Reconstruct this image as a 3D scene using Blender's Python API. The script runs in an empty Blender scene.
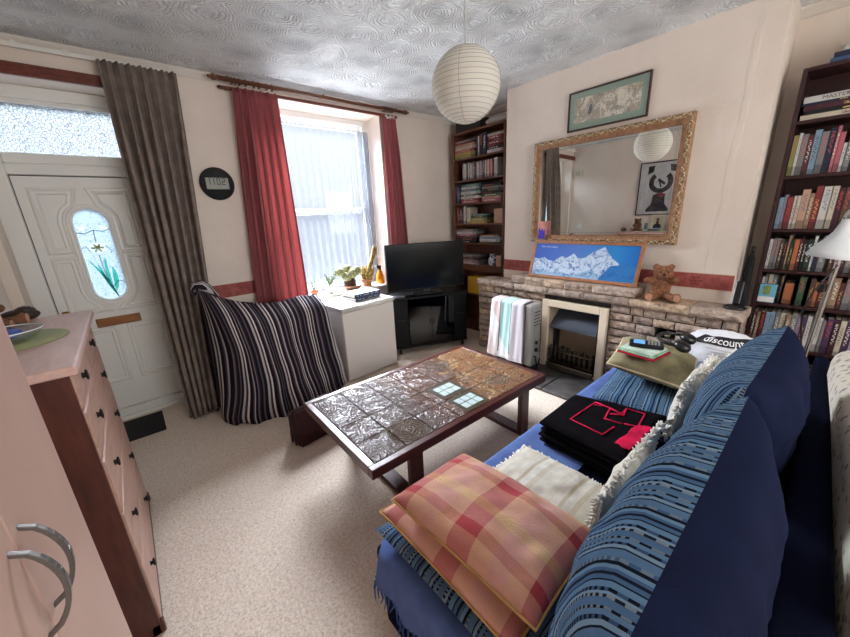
import bpy, bmesh, math, random
from mathutils import Vector, Matrix, noise as mnoise
R = math.radians
rnd = random.Random(7)
scene = bpy.context.scene
C = scene.collection

# ------------------------------------------------------------------ materials
def lin(c):
    o = []
    for v in c[:3]:
        v = v / 255.0
        o.append(v / 12.92 if v <= 0.04045 else ((v + 0.055) / 1.055) ** 2.4)
    return (o[0], o[1], o[2], 1.0)

MATS = {}
def base(name, rough=0.5, metal=0.0, spec=0.5):
    m = bpy.data.materials.new(name)
    m.use_nodes = True
    b = m.node_tree.nodes['Principled BSDF']
    b.inputs['Roughness'].default_value = rough
    b.inputs['Metallic'].default_value = metal
    b.inputs['Specular IOR Level'].default_value = spec
    return m, m.node_tree.nodes, m.node_tree.links, b

def coords(n, l, kind='Object', scale=(1, 1, 1)):
    t = n.new('ShaderNodeTexCoord')
    mp = n.new('ShaderNodeMapping')
    mp.inputs['Scale'].default_value = scale
    l.new(t.outputs[kind], mp.inputs['Vector'])
    return mp.outputs['Vector']

def mth(n, l, op, a, b=None, c=None):
    x = n.new('ShaderNodeMath')
    x.operation = op
    for i, v in enumerate((a, b, c)):
        if v is None: continue
        if isinstance(v, (int, float)): x.inputs[i].default_value = v
        else: l.new(v, x.inputs[i])
    return x.outputs[0]

def mixc(n, l, fac, a, b, mode='MIX'):
    x = n.new('ShaderNodeMix')
    x.data_type = 'RGBA'
    x.blend_type = mode
    for i, v in ((0, fac), (6, a), (7, b)):
        if isinstance(v, (int, float, tuple)): x.inputs[i].default_value = v
        else: l.new(v, x.inputs[i])
    return x.outputs[2]

def ramp(n, l, fac, stops, interp='LINEAR'):
    r = n.new('ShaderNodeValToRGB')
    r.color_ramp.interpolation = interp
    e = r.color_ramp.elements
    while len(e) > 1: e.remove(e[-1])
    e[0].position = stops[0][0]; e[0].color = stops[0][1]
    for p_, c_ in stops[1:]:
        k = e.new(p_); k.color = c_
    l.new(fac, r.inputs['Fac'])
    return r.outputs['Color']

def nz(n, l, vec, scale, detail=3, rough=0.5, dist=0.0):
    x = n.new('ShaderNodeTexNoise')
    x.inputs['Scale'].default_value = scale
    x.inputs['Detail'].default_value = detail
    x.inputs['Roughness'].default_value = rough
    x.inputs['Distortion'].default_value = dist
    l.new(vec, x.inputs['Vector'])
    return x.outputs['Fac']

def bump(n, l, b, h, strength=0.3, dist=0.01):
    x = n.new('ShaderNodeBump')
    x.inputs['Strength'].default_value = strength
    x.inputs['Distance'].default_value = dist
    l.new(h, x.inputs['Height'])
    l.new(x.outputs['Normal'], b.inputs['Normal'])
    return x

def M(name, col, rough=0.5, metal=0.0, var=0.0, vscale=8.0, bs=0.0, bscale=60.0, spec=0.5, bdist=0.004):
    if name in MATS: return MATS[name]
    m, n, l, b = base(name, rough, metal, spec)
    b.inputs['Base Color'].default_value = lin(col)
    v = coords(n, l)
    if var > 0:
        f = nz(n, l, v, vscale, 4)
        d = tuple(max(0, c * (1 - var)) for c in col); u = tuple(min(255, c * (1 + var)) for c in col)
        l.new(ramp(n, l, f, [(0.3, lin(d)), (0.7, lin(u))]), b.inputs['Base Color'])
    if bs > 0:
        bump(n, l, b, nz(n, l, v, bscale, 3), bs, bdist)
    MATS[name] = m
    return m

def wood(name, c1, c2, rough=0.4, scale=(2, 14, 14), bs=0.1):
    m, n, l, b = base(name, rough)
    v = coords(n, l, 'Object', scale)
    f = nz(n, l, v, 3.0, 5, 0.6, 0.6)
    l.new(ramp(n, l, f, [(0.3, lin(c1)), (0.7, lin(c2))]), b.inputs['Base Color'])
    bump(n, l, b, f, bs, 0.002)
    MATS[name] = m
    return m

def fabric(name, col, var=0.12, rough=0.95, bs=0.25, wrinkle=0.0):
    m, n, l, b = base(name, rough, 0, 0.04)
    v = coords(n, l)
    f = nz(n, l, v, 14, 4)
    d = tuple(c * (1 - var) for c in col); u = tuple(min(255, c * (1 + var)) for c in col)
    l.new(ramp(n, l, f, [(0.3, lin(d)), (0.7, lin(u))]), b.inputs['Base Color'])
    h = nz(n, l, v, 320, 2)
    if wrinkle > 0:
        h2 = nz(n, l, v, 9, 3, 0.5, 1.0)
        h = mth(n, l, 'ADD', h, mth(n, l, 'MULTIPLY', h2, wrinkle))
    bump(n, l, b, h, bs, 0.006)
    MATS[name] = m
    return m

def uvsplit(n, l):
    t = n.new('ShaderNodeTexCoord')
    s = n.new('ShaderNodeSeparateXYZ')
    l.new(t.outputs['UV'], s.inputs[0])
    return s.outputs[0], s.outputs[1], t.outputs['UV']

def stripe_mat(name, axis, period, bands, dash=None, rough=0.9, wob=0.0, bs=0.3):
    """bands: list of (start, colour) over one period; dash: (start,end) bands which carry a dashed weave"""
    m, n, l, b = base(name, rough, 0, 0.05)
    u, v, uv = uvsplit(n, l)
    a, o = (u, v) if axis == 0 else (v, u)
    if wob:
        a = mth(n, l, 'ADD', a, mth(n, l, 'MULTIPLY', mth(n, l, 'SUBTRACT', nz(n, l, uv, 6, 2), 0.5), wob))
    f = mth(n, l, 'FRACT', mth(n, l, 'DIVIDE', a, period))
    c = ramp(n, l, f, [(p_, lin(k)) for p_, k in bands], 'CONSTANT')
    if dash:
        g = mth(n, l, 'GREATER_THAN', mth(n, l, 'FRACT', mth(n, l, 'DIVIDE', o, 0.011)), 0.5)
        for (s, e, dc) in dash:
            k = mth(n, l, 'MULTIPLY', mth(n, l, 'GREATER_THAN', f, s), mth(n, l, 'LESS_THAN', f, e))
            c = mixc(n, l, mth(n, l, 'MULTIPLY', k, g), c, lin(dc))
    w = nz(n, l, uv, 30, 3)
    c = mixc(n, l, mth(n, l, 'MULTIPLY', w, 0.35), c, (0.02, 0.02, 0.03, 1))
    l.new(c, b.inputs['Base Color'])
    bump(n, l, b, nz(n, l, uv, 260, 2), bs, 0.004)
    MATS[name] = m
    return m

# ------------------------------------------------------------------ objects
WM = {}
def thing(name, label, cat, loc=(0, 0, 0), rz=0.0, group=None, kind=None):
    o = bpy.data.objects.new(name, None)
    o.empty_display_size = 0.05
    C.objects.link(o)
    o.location = loc
    o.rotation_euler = (0, 0, rz)
    WM[o.name] = Matrix.Translation(Vector(loc)) @ Matrix.Rotation(rz, 4, 'Z')
    tag(o, label, cat, group, kind)
    return o

def tag(o, label=None, cat=None, group=None, kind=None):
    if label: o['label'] = label
    if cat: o['category'] = cat
    if group: o['group'] = group
    if kind: o['kind'] = kind
    return o

def obj(name, bm, mat, parent=None, smooth=False, world=False, recalc=True, loc=None):
    """links bm as ONE mesh; with world=True the mesh was drawn in room coordinates"""
    if recalc: bmesh.ops.recalc_face_normals(bm, faces=bm.faces)
    pm = WM[parent.name] if parent else Matrix.Identity(4)
    if world and parent: bm.transform(pm.inverted())
    if loc is not None and parent is None:
        bm.transform(Matrix.Translation(-Vector(loc)))
    me = bpy.data.meshes.new(name)
    bm.to_mesh(me); bm.free()
    if smooth:
        for p_ in me.polygons: p_.use_smooth = True
    for mm in (mat if isinstance(mat, (list, tuple)) else [mat]): me.materials.append(mm)
    o = bpy.data.objects.new(name, me)
    C.objects.link(o)
    if parent:
        o.parent = parent
    if loc is not None and parent is None: o.location = loc
    WM[o.name] = pm.copy() if parent else Matrix.Translation(Vector(loc)) if loc is not None else Matrix.Identity(4)
    return o

def struct(name, bm, mat, parent=None, smooth=False):
    o = obj(name, bm, mat, parent, smooth, world=True)
    o['kind'] = 'structure'
    return o

def copy_tree(o, parent=None):
    c = o.copy()
    C.objects.link(c)
    if parent: c.parent = parent
    for ch in list(o.children): copy_tree(ch, c)
    return c

def nb(): 
    bm = bmesh.new()
    bm.loops.layers.uv.new('UVMap')
    return bm

def box(bm, x0, x1, y0, y1, z0, z1, bev=0.0, seg=1, mi=0):
    r = bmesh.ops.create_cube(bm, size=1.0)
    vs = r['verts']
    for v in vs:
        v.co = Vector((x0 + (v.co.x + .5) * (x1 - x0), y0 + (v.co.y + .5) * (y1 - y0), z0 + (v.co.z + .5) * (z1 - z0)))
    fs = list({f for v in vs for f in v.link_faces})
    for f in fs: f.material_index = mi
    if bev > 0:
        es = list({e for v in vs for e in v.link_edges})
        bmesh.ops.bevel(bm, geom=es, offset=bev, segments=seg, affect='EDGES', profile=0.5)
    return bm

def obox(bm, M4, sx, sy, sz, bev=0.0, seg=1):
    """box centred at M4's origin"""
    t = bmesh.new()
    box(t, -sx / 2, sx / 2, -sy / 2, sy / 2, -sz / 2, sz / 2, bev, seg)
    t.transform(M4)
    me = bpy.data.meshes.new('tmp'); t.to_mesh(me); t.free()
    bm.from_mesh(me); bpy.data.meshes.remove(me)
    return bm

def tube(bm, pts, r, n=8, cap=True, closed=False):
    pts = [Vector(p_) for p_ in pts]
    rs = r if isinstance(r, (list, tuple)) else [r] * len(pts)
    rings = []
    up = None
    N = len(pts)
    for i, p_ in enumerate(pts):
        if closed: d = pts[(i + 1) % N] - pts[i - 1]
        else: d = pts[min(i + 1, N - 1)] - pts[max(i - 1, 0)]
        d.normalize()
        if up is None:
            up = Vector((0, 0, 1)) if abs(d.z) < 0.9 else Vector((1, 0, 0))
        a = d.cross(up)
        if a.length < 1e-6: a = d.orthogonal()
        a.normalize(); b_ = a.cross(d).normalized(); up = b_
        rings.append([bm.verts.new(p_ + (a * math.cos(2 * math.pi * k / n) + b_ * math.sin(2 * math.pi * k / n)) * rs[i]) for k in range(n)])
    for i in range(N if closed else N - 1):
        A, B = rings[i], rings[(i + 1) % N]
        for k in range(n):
            bm.faces.new((A[k], A[(k + 1) % n], B[(k + 1) % n], B[k]))
    if cap and not closed:
        bm.faces.new(rings[0][::-1]); bm.faces.new(rings[-1])
    return bm

def lathe(bm, prof, n=24, c=(0, 0, 0), M4=None):
    rings = []
    c = Vector(c)
    for r, z in prof:
        if r < 1e-5:
            rings.append([bm.verts.new(c + Vector((0, 0, z)))])
        else:
            rings.append([bm.verts.new(c + Vector((r * math.cos(2 * math.pi * k / n), r * math.sin(2 * math.pi * k / n), z))) for k in range(n)])
    for A, B in zip(rings, rings[1:]):
        if len(A) == 1 and len(B) == 1: continue
        for k in range(n):
            k2 = (k + 1) % n
            if len(A) == 1: bm.faces.new((A[0], B[k2], B[k]))
            elif len(B) == 1: bm.faces.new((A[k], A[k2], B[0]))
            else: bm.faces.new((A[k], A[k2], B[k2], B[k]))
    if M4 is not None:
        for rg in rings:
            for v in rg: v.co = M4 @ v.co
    return bm

def ell(bm, c, r, sub=2, M4=None):
    x = bmesh.ops.create_icosphere(bm, subdivisions=sub, radius=1.0)
    for v in x['verts']:
        q = Vector((v.co.x * r[0], v.co.y * r[1], v.co.z * r[2]))
        if M4 is not None: q = M4 @ q
        v.co = q + Vector(c)
    return bm

def grid(bm, f, nu, nv, us=1.0, vs=1.0, closed_u=False, uvf=None):
    uvl = bm.loops.layers.uv.verify()
    V = []
    for j in range(nv + 1):
        row = []
        for i in range(nu if closed_u else nu + 1):
            row.append(bm.verts.new(Vector(f(i / nu, j / nv))))
        V.append(row)
    for j in range(nv):
        for i in range(nu):
            i2 = (i + 1) % nu if closed_u else i + 1
            fc = bm.faces.new((V[j][i], V[j][i2], V[j + 1][i2], V[j + 1][i]))
            for lp, (a, b_) in zip(fc.loops, ((i, j), (i + 1, j), (i + 1, j + 1), (i, j + 1))):
                lp[uvl].uv = uvf(a / nu, b_ / nv) if uvf else (a / nu * us, b_ / nv * vs)
    return V

def poly(bm, pts, thick=0.0, nrm=None):
    vs = [bm.verts.new(Vector(p_)) for p_ in pts]
    f = bm.faces.new(vs)
    if thick:
        r = bmesh.ops.extrude_face_region(bm, geom=[f])
        for v in r['geom']:
            if isinstance(v, bmesh.types.BMVert): v.co += Vector(nrm) * thick
    return bm

def text(name, s, size, mat, parent, M4, align='CENTER', extrude=0.0004, world=True, sx=1.0, shear=0.0):
    cu = bpy.data.curves.new('txt', 'FONT')
    cu.body = s; cu.size = size; cu.align_x = align; cu.align_y = 'CENTER'; cu.extrude = extrude; cu.shear = shear
    t = bpy.data.objects.new('txt', cu)
    C.objects.link(t)
    dg = bpy.context.evaluated_depsgraph_get(); dg.update()
    me = bpy.data.meshes.new_from_object(t.evaluated_get(dg))
    bpy.data.objects.remove(t)
    bm = bmesh.new(); bm.from_mesh(me); bpy.data.meshes.remove(me)
    bm.transform(M4 @ Matrix.Diagonal((sx, 1, 1, 1)))
    return obj(name, bm, mat, parent, world=world, recalc=False)

def frame3(o, ex, ey):
    ex = Vector(ex).normalized(); ey = Vector(ey); ey = (ey - ex * ey.dot(ex)).normalized()
    ez = ex.cross(ey)
    return Matrix(((ex.x, ey.x, ez.x, o[0]), (ex.y, ey.y, ez.y, o[1]), (ex.z, ey.z, ez.z, o[2]), (0, 0, 0, 1)))

def ring_frame(bm, y0, z0, y1, z1, w, x0, x1):
    """rectangular frame in the YZ plane"""
    box(bm, x0, x1, y0, y1, z0, z0 + w); box(bm, x0, x1, y0, y1, z1 - w, z1)
    box(bm, x0, x1, y0, y0 + w, z0 + w, z1 - w); box(bm, x0, x1, y1 - w, y1, z0 + w, z1 - w)

def ordn(k):
    B = ['first', 'second', 'third', 'fourth', 'fifth', 'sixth', 'seventh', 'eighth', 'ninth', 'tenth', 'eleventh', 'twelfth',
         'thirteenth', 'fourteenth', 'fifteenth', 'sixteenth', 'seventeenth', 'eighteenth', 'nineteenth']
    if k < 19: return B[k]
    k += 1
    T = ['twent', 'thirt', 'fort', 'fift'][k // 10 - 2]
    return T + 'ieth' if k % 10 == 0 else T + 'y-' + B[k % 10 - 1]

# ------------------------------------------------------------------ camera
f_px = 345.737
yaw, pitch, roll = R(40.095), R(16.4907), R(-2.76473)
fw = Vector((math.sin(yaw) * math.cos(pitch), math.cos(yaw) * math.cos(pitch), -math.sin(pitch)))
rt = Vector((math.cos(yaw), -math.sin(yaw), 0)); up = rt.cross(fw)
r2 = rt * math.cos(roll) + up * math.sin(roll); u2 = up * math.cos(roll) - rt * math.sin(roll)
cam = bpy.data.cameras.new('camera'); co = bpy.data.objects.new('camera', cam); C.objects.link(co)
co.matrix_world = Matrix(((r2.x, u2.x, -fw.x, 0), (r2.y, u2.y, -fw.y, 0), (r2.z, u2.z, -fw.z, 1.5), (0, 0, 0, 1)))
cam.sensor_width = 36; cam.lens = f_px / 850 * 36; cam.clip_start = 0.02; cam.clip_end = 100
scene.camera = co

# ------------------------------------------------------------------ room constants
ZC = 2.63; YW = 3.40; XL = -0.62; XR = 3.56; XC = 3.155; YB = -1.7

# ------------------------------------------------------------------ base materials
def wall_mat():
    m, n, l, b = base('cream_wall_paint', 0.85, 0, 0.2)
    v = coords(n, l)
    f = nz(n, l, v, 2.5, 4, 0.6)
    l.new(ramp(n, l, f, [(0.3, lin((220, 206, 193))), (0.7, lin((229, 216, 204)))]), b.inputs['Base Color'])
    h = mth(n, l, 'ADD', nz(n, l, v, 55, 3), mth(n, l, 'MULTIPLY', nz(n, l, v, 7, 3), 2.0))
    bump(n, l, b, h, 0.14, 0.012)
    return m
WALL = wall_mat()

def ceiling_mat():
    m, n, l, b = base('swirled_plaster', 0.8, 0, 0.3)
    v = coords(n, l)
    vo = n.new('ShaderNodeTexVoronoi'); vo.inputs['Scale'].default_value = 3.6; vo.inputs['Randomness'].default_value = 0.55
    l.new(v, vo.inputs['Vector'])
    d = vo.outputs['Distance']
    wob = mth(n, l, 'MULTIPLY', nz(n, l, v, 16, 3), 0.16)
    rg = mth(n, l, 'SINE', mth(n, l, 'MULTIPLY', mth(n, l, 'ADD', d, wob), 105.0))
    fine = nz(n, l, v, 90, 2)
    h = mth(n, l, 'ADD', mth(n, l, 'MULTIPLY', rg, 0.5), mth(n, l, 'ADD', fine, mth(n, l, 'MULTIPLY', d, 5.0)))
    bump(n, l, b, h, 0.9, 0.014)
    fl = mth(n, l, 'ADD', mth(n, l, 'MULTIPLY', d, .6), mth(n, l, 'MULTIPLY', nz(n, l, v, 5, 4, .6, 1.0), .6))
    l.new(ramp(n, l, fl, [(0.3, lin((212, 214, 215))), (0.62, lin((242, 243, 243)))]), b.inputs['Base Color'])
    return m

def carpet_mat():
    m, n, l, b = base('beige_twist_pile_carpet', 1.0, 0, 0.05)
    v = coords(n, l)
    a = nz(n, l, v, 85, 5, 0.75, .6); g = nz(n, l, v, 9, 5, .65)
    c = ramp(n, l, a, [(0.34, lin((184, 164, 146))), (0.5, lin((226, 210, 193))), (0.66, lin((243, 231, 218)))])
    c = mixc(n, l, mth(n, l, 'MULTIPLY', g, 0.5), c, lin((206, 187, 169)))
    l.new(c, b.inputs['Base Color'])
    bump(n, l, b, mth(n, l, 'ADD', a, nz(n, l, v, 45, 2)), 0.5, 0.010)
    return m
WHITE_PAINT = M('white_gloss_paint', (226, 224, 217), 0.35)
UPVC = M('white_plastic_frame', (232, 231, 226), 0.3)
BLACK = M('black_plastic', (16, 16, 18), 0.35)
DARK_METAL = M('dark_metal', (40, 38, 36), 0.4, 0.8)
CHROME = M('chrome', (200, 202, 205), 0.18, 1.0)
BRASS = M('brass', (176, 130, 66), 0.35, 1.0)
GREY_TIN = M('satin_nickel', (128, 126, 124), 0.38, 0.85)
BROWN_BOARD = wood('brown_stained_wood', (88, 38, 26), (120, 56, 38), 0.4, (14, 2, 14))
REDWOOD = wood('dark_red_wood', (62, 26, 22), (88, 40, 33), 0.32)
PINE = wood('pink_pine', (164, 126, 110), (196, 160, 144), 0.38, (12, 2, 12))
PINETOP = wood('pale_pine_top', (196, 158, 146), (220, 188, 178), 0.32, (12, 2, 12))
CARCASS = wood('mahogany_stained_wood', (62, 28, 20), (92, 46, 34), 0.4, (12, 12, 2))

def pane_mat(name, mixf=0.1, tint=(255, 255, 255), rough=0.02):
    m = bpy.data.materials.new(name); m.use_nodes = True
    n, l = m.node_tree.nodes, m.node_tree.links; n.clear()
    o = n.new('ShaderNodeOutputMaterial'); t = n.new('ShaderNodeBsdfTransparent'); g = n.new('ShaderNodeBsdfGlossy'); x = n.new('ShaderNodeMixShader')
    t.inputs[0].default_value = lin(tint); g.inputs['Roughness'].default_value = rough
    x.inputs[0].default_value = mixf
    l.new(t.outputs[0], x.inputs[1]); l.new(g.outputs[0], x.inputs[2]); l.new(x.outputs[0], o.inputs[0])
    return m
PANE = pane_mat('clear_glass', 0.07)

def cloth_trans(name, col, transp, transl, bumpy=None, vor=None, tint=None):
    """thin see-through cloth or frosted glass: part transparent, part translucent, part diffuse"""
    m = bpy.data.materials.new(name); m.use_nodes = True
    n, l = m.node_tree.nodes, m.node_tree.links; n.clear()
    o = n.new('ShaderNodeOutputMaterial'); t = n.new('ShaderNodeBsdfTransparent'); g = n.new('ShaderNodeBsdfTranslucent'); d = n.new('ShaderNodeBsdfDiffuse')
    for k in (g, d): k.inputs['Color'].default_value = lin(col)
    if tint: t.inputs['Color'].default_value = lin(tint)
    x = n.new('ShaderNodeMixShader'); y = n.new('ShaderNodeMixShader')
    x.inputs[0].default_value = transl
    l.new(d.outputs[0], x.inputs[1]); l.new(g.outputs[0], x.inputs[2])
    y.inputs[0].default_value = transp
    l.new(x.outputs[0], y.inputs[1]); l.new(t.outputs[0], y.inputs[2]); l.new(y.outputs[0], o.inputs[0])
    if bumpy:
        lw = n.new('ShaderNodeLayerWeight'); lw.inputs['Blend'].default_value = .5
        l.new(mth(n, l, 'SUBTRACT', transp, mth(n, l, 'MULTIPLY', mth(n, l, 'POWER', lw.outputs['Facing'], 1.6), bumpy)), y.inputs[0])
    if vor:
        v = coords(n, l)
        vo = n.new('ShaderNodeTexVoronoi'); vo.feature = 'DISTANCE_TO_EDGE'; vo.inputs['Scale'].default_value = vor
        l.new(v, vo.inputs['Vector'])
        c = ramp(n, l, vo.outputs['Distance'], [(0.0, lin(tuple(k * .55 for k in col))), (0.12, lin(col))])
        for k in (g, d): l.new(c, k.inputs['Color'])
        l.new(c, t.inputs['Color'])
    return m
NET = cloth_trans('white_net', (170, 178, 194), 0.90, 0.08, .8, tint=(206, 212, 222))
PEBBLE = cloth_trans('pebbled_glass', (160, 166, 173), 0.62, 0.6, vor=60)
OVALGLASS = cloth_trans('textured_oval_glass', (158, 170, 180), 0.62, 0.6, vor=85)
PAPER = cloth_trans('white_rice_paper', (240, 236, 226), 0.0, 0.35)

# ================================================================== SETTING
bm = nb(); box(bm, XL - .1, XR + .1, YB - .1, YW + .35, -.1, 0); struct('floor', bm, carpet_mat())
bm = nb(); box(bm, XL - .1, XR + .1, YB - .1, YW + .35, ZC, ZC + .1); struct('ceiling', bm, ceiling_mat())
DX0, DX1, DZ = -0.56, 0.30, 2.42            # door opening
WX0, WX1, WZ0, WZ1 = 1.08, 2.36, 0.72, 2.535  # window opening
bm = nb()
Y0, Y1 = YW, YW + .35
box(bm, XL, DX0, Y0, Y1, 0, ZC); box(bm, DX0, DX1, Y0, Y1, DZ, ZC); box(bm, DX1, WX0, Y0, Y1, 0, ZC)
box(bm, WX0, WX1, Y0, Y1, 0, WZ0); box(bm, WX0, WX1, Y0, Y1, WZ1, ZC); box(bm, WX1, XR, Y0, Y1, 0, ZC)
struct('wall_front', bm, WALL)
bm = nb(); box(bm, XL - .1, XL, YB, YW + .35, 0, ZC); struct('wall_left', bm, WALL)
bm = nb(); box(bm, XR, XR + .1, YB, YW + .35, 0, ZC); struct('wall_right', bm, WALL)
bm = nb()
BX0, BX1, BZ0, BZ1 = 0.2, 2.6, 0.9, 2.3
box(bm, XL, BX0, YB - .1, YB, 0, ZC); box(bm, BX1, XR, YB - .1, YB, 0, ZC)
box(bm, BX0, BX1, YB - .1, YB, 0, BZ0); box(bm, BX0, BX1, YB - .1, YB, BZ1, ZC)
struct('wall_back', bm, WALL)
# chimney breast with the uneven plastered seam running down it
bm = nb(); box(bm, XC, XR, .405, 2.345, 0, ZC)
def seam(u, v):
    z = 1.012 + v * (ZC - 1.012)
    yc = 0.515 + 0.045 * (1 - v) + 0.006 * math.sin(v * 17) + .002 * math.sin(v * 60)
    w = 0.05
    t = (u - .5) * 2
    return (XC + .0005 - 0.0030 * max(0, 1 - t * t) ** .5 * (0.8 + .2 * math.sin(v * 31)) , yc + t * w * .45, z)
grid(bm, seam, 8, 70)
struct('wall_chimney', bm, WALL)
# wallpaper border
def border_mat():
    m, n, l, b = base('red_paper_border', 0.7)
    v = coords(n, l)
    f = nz(n, l, v, 26, 4, 0.6)
    l.new(ramp(n, l, f, [(0.35, lin((138, 62, 58))), (0.6, lin((164, 84, 78))), (0.75, lin((176, 100, 92)))]), b.inputs['Base Color'])
    return m
BORDER = border_mat()
BEDGE = M('border_edge_line', (205, 170, 140), .7)
bm = nb(); box(bm, .30, 1.08, YW - .002, YW, .895, 1.01); box(bm, 2.36, 3.33, YW - .002, YW, .895, 1.01); struct('trim_1', bm, BORDER)
bm = nb(); box(bm, XC - .002, XC, .406, 2.344, .893, 1.008); t2 = struct('trim_2', bm, BORDER)
bm = nb()
for z in (.893, 1.004): box(bm, XC - .003, XC - .002, .406, 2.344, z, z + .004)
struct('edge_line', bm, BEDGE, t2)
bm = nb()
for yc in (.62, 1.25, 1.85, 2.25):
    for k in range(6):
        a = k * math.pi / 3
        ell(bm, (XC - .003, yc + .028 * math.cos(a), .95 + .028 * math.sin(a)), (.001, .015, .009), 1)
    ell(bm, (XC - .003, yc, .95), (.001, .012, .012), 1)
struct('motif', bm, M('border_motif_red', (130, 58, 55), .7), t2)
# coving
COVE = M('off_white_coving', (214, 206, 196), .7)
def cove(bm, a, b_, inn):
    a = Vector(a); b_ = Vector(b_); inn = Vector(inn)
    prof = [(0, -.055), (.012, -.05), (.03, -.03), (.05, -.012), (.055, 0), (0, 0)]
    A = [bm.verts.new(a + inn * p_ + Vector((0, 0, q))) for p_, q in prof]
    B = [bm.verts.new(b_ + inn * p_ + Vector((0, 0, q))) for p_, q in prof]
    n = len(prof)
    for i in range(n): bm.faces.new((A[i], A[(i + 1) % n], B[(i + 1) % n], B[i]))
    bm.faces.new(A); bm.faces.new(B[::-1])
bm = nb(); cove(bm, (XR, YW, ZC), (XR, 2.345, ZC), (-1, 0, 0)); struct('trim_3', bm, COVE)
bm = nb(); cove(bm, (XR, .405, ZC), (XR, YB, ZC), (-1, 0, 0)); struct('trim_4', bm, COVE)
bm = nb(); cove(bm, (XL, YW, ZC), (XR, YW, ZC), (0, -.5, 0)); struct('trim_5', bm, COVE)
# brown board over the door
bm = nb(); box(bm, XL, .45, YW - .03, YW, DZ, 2.487, .004); box(bm, XL, .45, YW - .036, YW - .03, DZ + .022, 2.462, .002); struct('trim_6', bm, BROWN_BOARD)
# skirting
bm = nb(); box(bm, .30, XR, YW - .016, YW, 0, .11, .004); struct('baseboard_front', bm, WHITE_PAINT)
bm = nb(); box(bm, XL, XL + .016, YB, YW, 0, .11, .004); struct('baseboard_left', bm, WHITE_PAINT)

# ---- window 1 (front, sash) and an unseen window added behind the camera for fill light
w1 = thing('window_1', 'white sash window with net curtain and cacti on its sill', 'window', (1.72, 3.68, WZ0), kind='structure')
FY0, FY1 = 3.665, 3.735
bm = nb()
def wframe(bm, x0, x1, z0, z1, w, y0, y1, b=.004):
    box(bm, x0, x0 + w, y0, y1, z0, z1, b); box(bm, x1 - w, x1, y0, y1, z0, z1, b)
    box(bm, x0 + w, x1 - w, y0, y1, z1 - w, z1, b); box(bm, x0 + w, x1 - w, y0, y1, z0, z0 + w, b)
wframe(bm, WX0, WX1, WZ0, WZ1, .055, FY0, FY1)
struct('window_frame', bm, UPVC, w1)
for nm, z0, z1, y in (('sash', 1.57, 2.48, .03), ('sash', .775, 1.625, .0)):
    bm = nb(); wframe(bm, WX0 + .055, WX1 - .055, z0, z1, .06, FY0 + .008 + y * .6, FY0 + .04 + y * .6, .003)
    s_ = struct(nm, bm, UPVC, w1)
    bm = nb(); box(bm, WX0 + .115, WX1 - .115, FY0 + .022 + y * .6, FY0 + .026 + y * .6, z0 + .06, z1 - .06); struct('pane', bm, PANE, s_)
bm = nb(); box(bm, 1.70, 1.76, FY0 - .004, FY0 + .02, 1.59, 1.612, .003); struct('latch', bm, UPVC, w1)
bm = nb(); box(bm, WX0, WX1, YW - .035, FY0, WZ0, WZ0 + .028, .006); struct('window_sill', bm, WHITE_PAINT, w1)
w2 = thing('fill_window', 'white window added to the unseen back wall for fill light', 'window', (1.4, YB - .05, BZ0), kind='structure')
bm = nb(); wframe(bm, BX0, BX1, BZ0, BZ1, .06, YB - .09, YB - .03); struct('window_frame', bm, UPVC, w2)
bm = nb(); box(bm, BX0 + .06, BX1 - .06, YB - .062, YB - .058, BZ0 + .06, BZ1 - .06); struct('pane', bm, PANE, w2)

# ---- front door
d1 = thing('door_1', 'white panelled front door with an oval stained glass pane and pebbled fanlight', 'door', (-.13, 3.6, 0), kind='structure')
DY = 3.60
bm = nb()
fx0, fx1 = DX0, DX1
box(bm, fx0, -.458, DY - .02, DY + .06, 0, DZ, .005); box(bm, .186, fx1, DY - .02, DY + .06, 0, DZ, .005)
box(bm, -.458, .186, DY - .02, DY + .06, 2.345, DZ, .005); box(bm, -.458, .186, DY - .02, DY + .06, 1.885, 1.955, .005)
box(bm, -.458, .186, DY - .008, DY + .05, 2.315, 2.345, .004); box(bm, -.458, .186, DY - .008, DY + .05, 1.955, 2.022, .006)
struct('door_frame', bm, UPVC, d1)
bm = nb(); box(bm, -.458, .186, DY + .01, DY + .016, 2.022, 2.315); struct('fanlight_pane', bm, PEBBLE, d1)
# leaf with a stadium-shaped hole
def stadium(cx, cz, w, h, n=16):
    r = w / 2; o = []
    for k in range(n + 1):
        a = math.pi * k / n; o.append((cx + r * math.cos(a), cz + h / 2 - r + r * math.sin(a)))
    for k in range(n + 1):
        a = math.pi + math.pi * k / n; o.append((cx + r * math.cos(a), cz - h / 2 + r + r * math.sin(a)))
    return o
OX, OZ, OW, OH = -.132, 1.327, .205, .68
bm = nb()
lx0, lx1, lz0, lz1 = -.452, .180, .095, 1.878
st = stadium(OX, OZ, OW, OH)
rect = []
for (x, z) in st:
    dx, dz = x - OX, z - OZ
    t = min((lx1 - OX) / dx if dx > 1e-6 else 9e9, (lx0 - OX) / dx if dx < -1e-6 else 9e9, (lz1 - OZ) / dz if dz > 1e-6 else 9e9, (lz0 - OZ) / dz if dz < -1e-6 else 9e9)
    rect.append([OX + dx * t, OZ + dz * t])
for cx_, cz_ in ((lx0, lz0), (lx1, lz0), (lx0, lz1), (lx1, lz1)):
    k = min(range(len(rect)), key=lambda i: (rect[i][0] - cx_) ** 2 + (rect[i][1] - cz_) ** 2)
    rect[k] = [cx_, cz_]
lo = {}
for y in (DY, DY + .045):
    lo[y] = ([bm.verts.new((x, y, z)) for x, z in st], [bm.verts.new((x, y, z)) for x, z in rect])
ns = len(st)
for y in lo:
    I, O = lo[y]
    for k in range(ns): bm.faces.new((I[k], I[(k + 1) % ns], O[(k + 1) % ns], O[k]))
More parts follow.
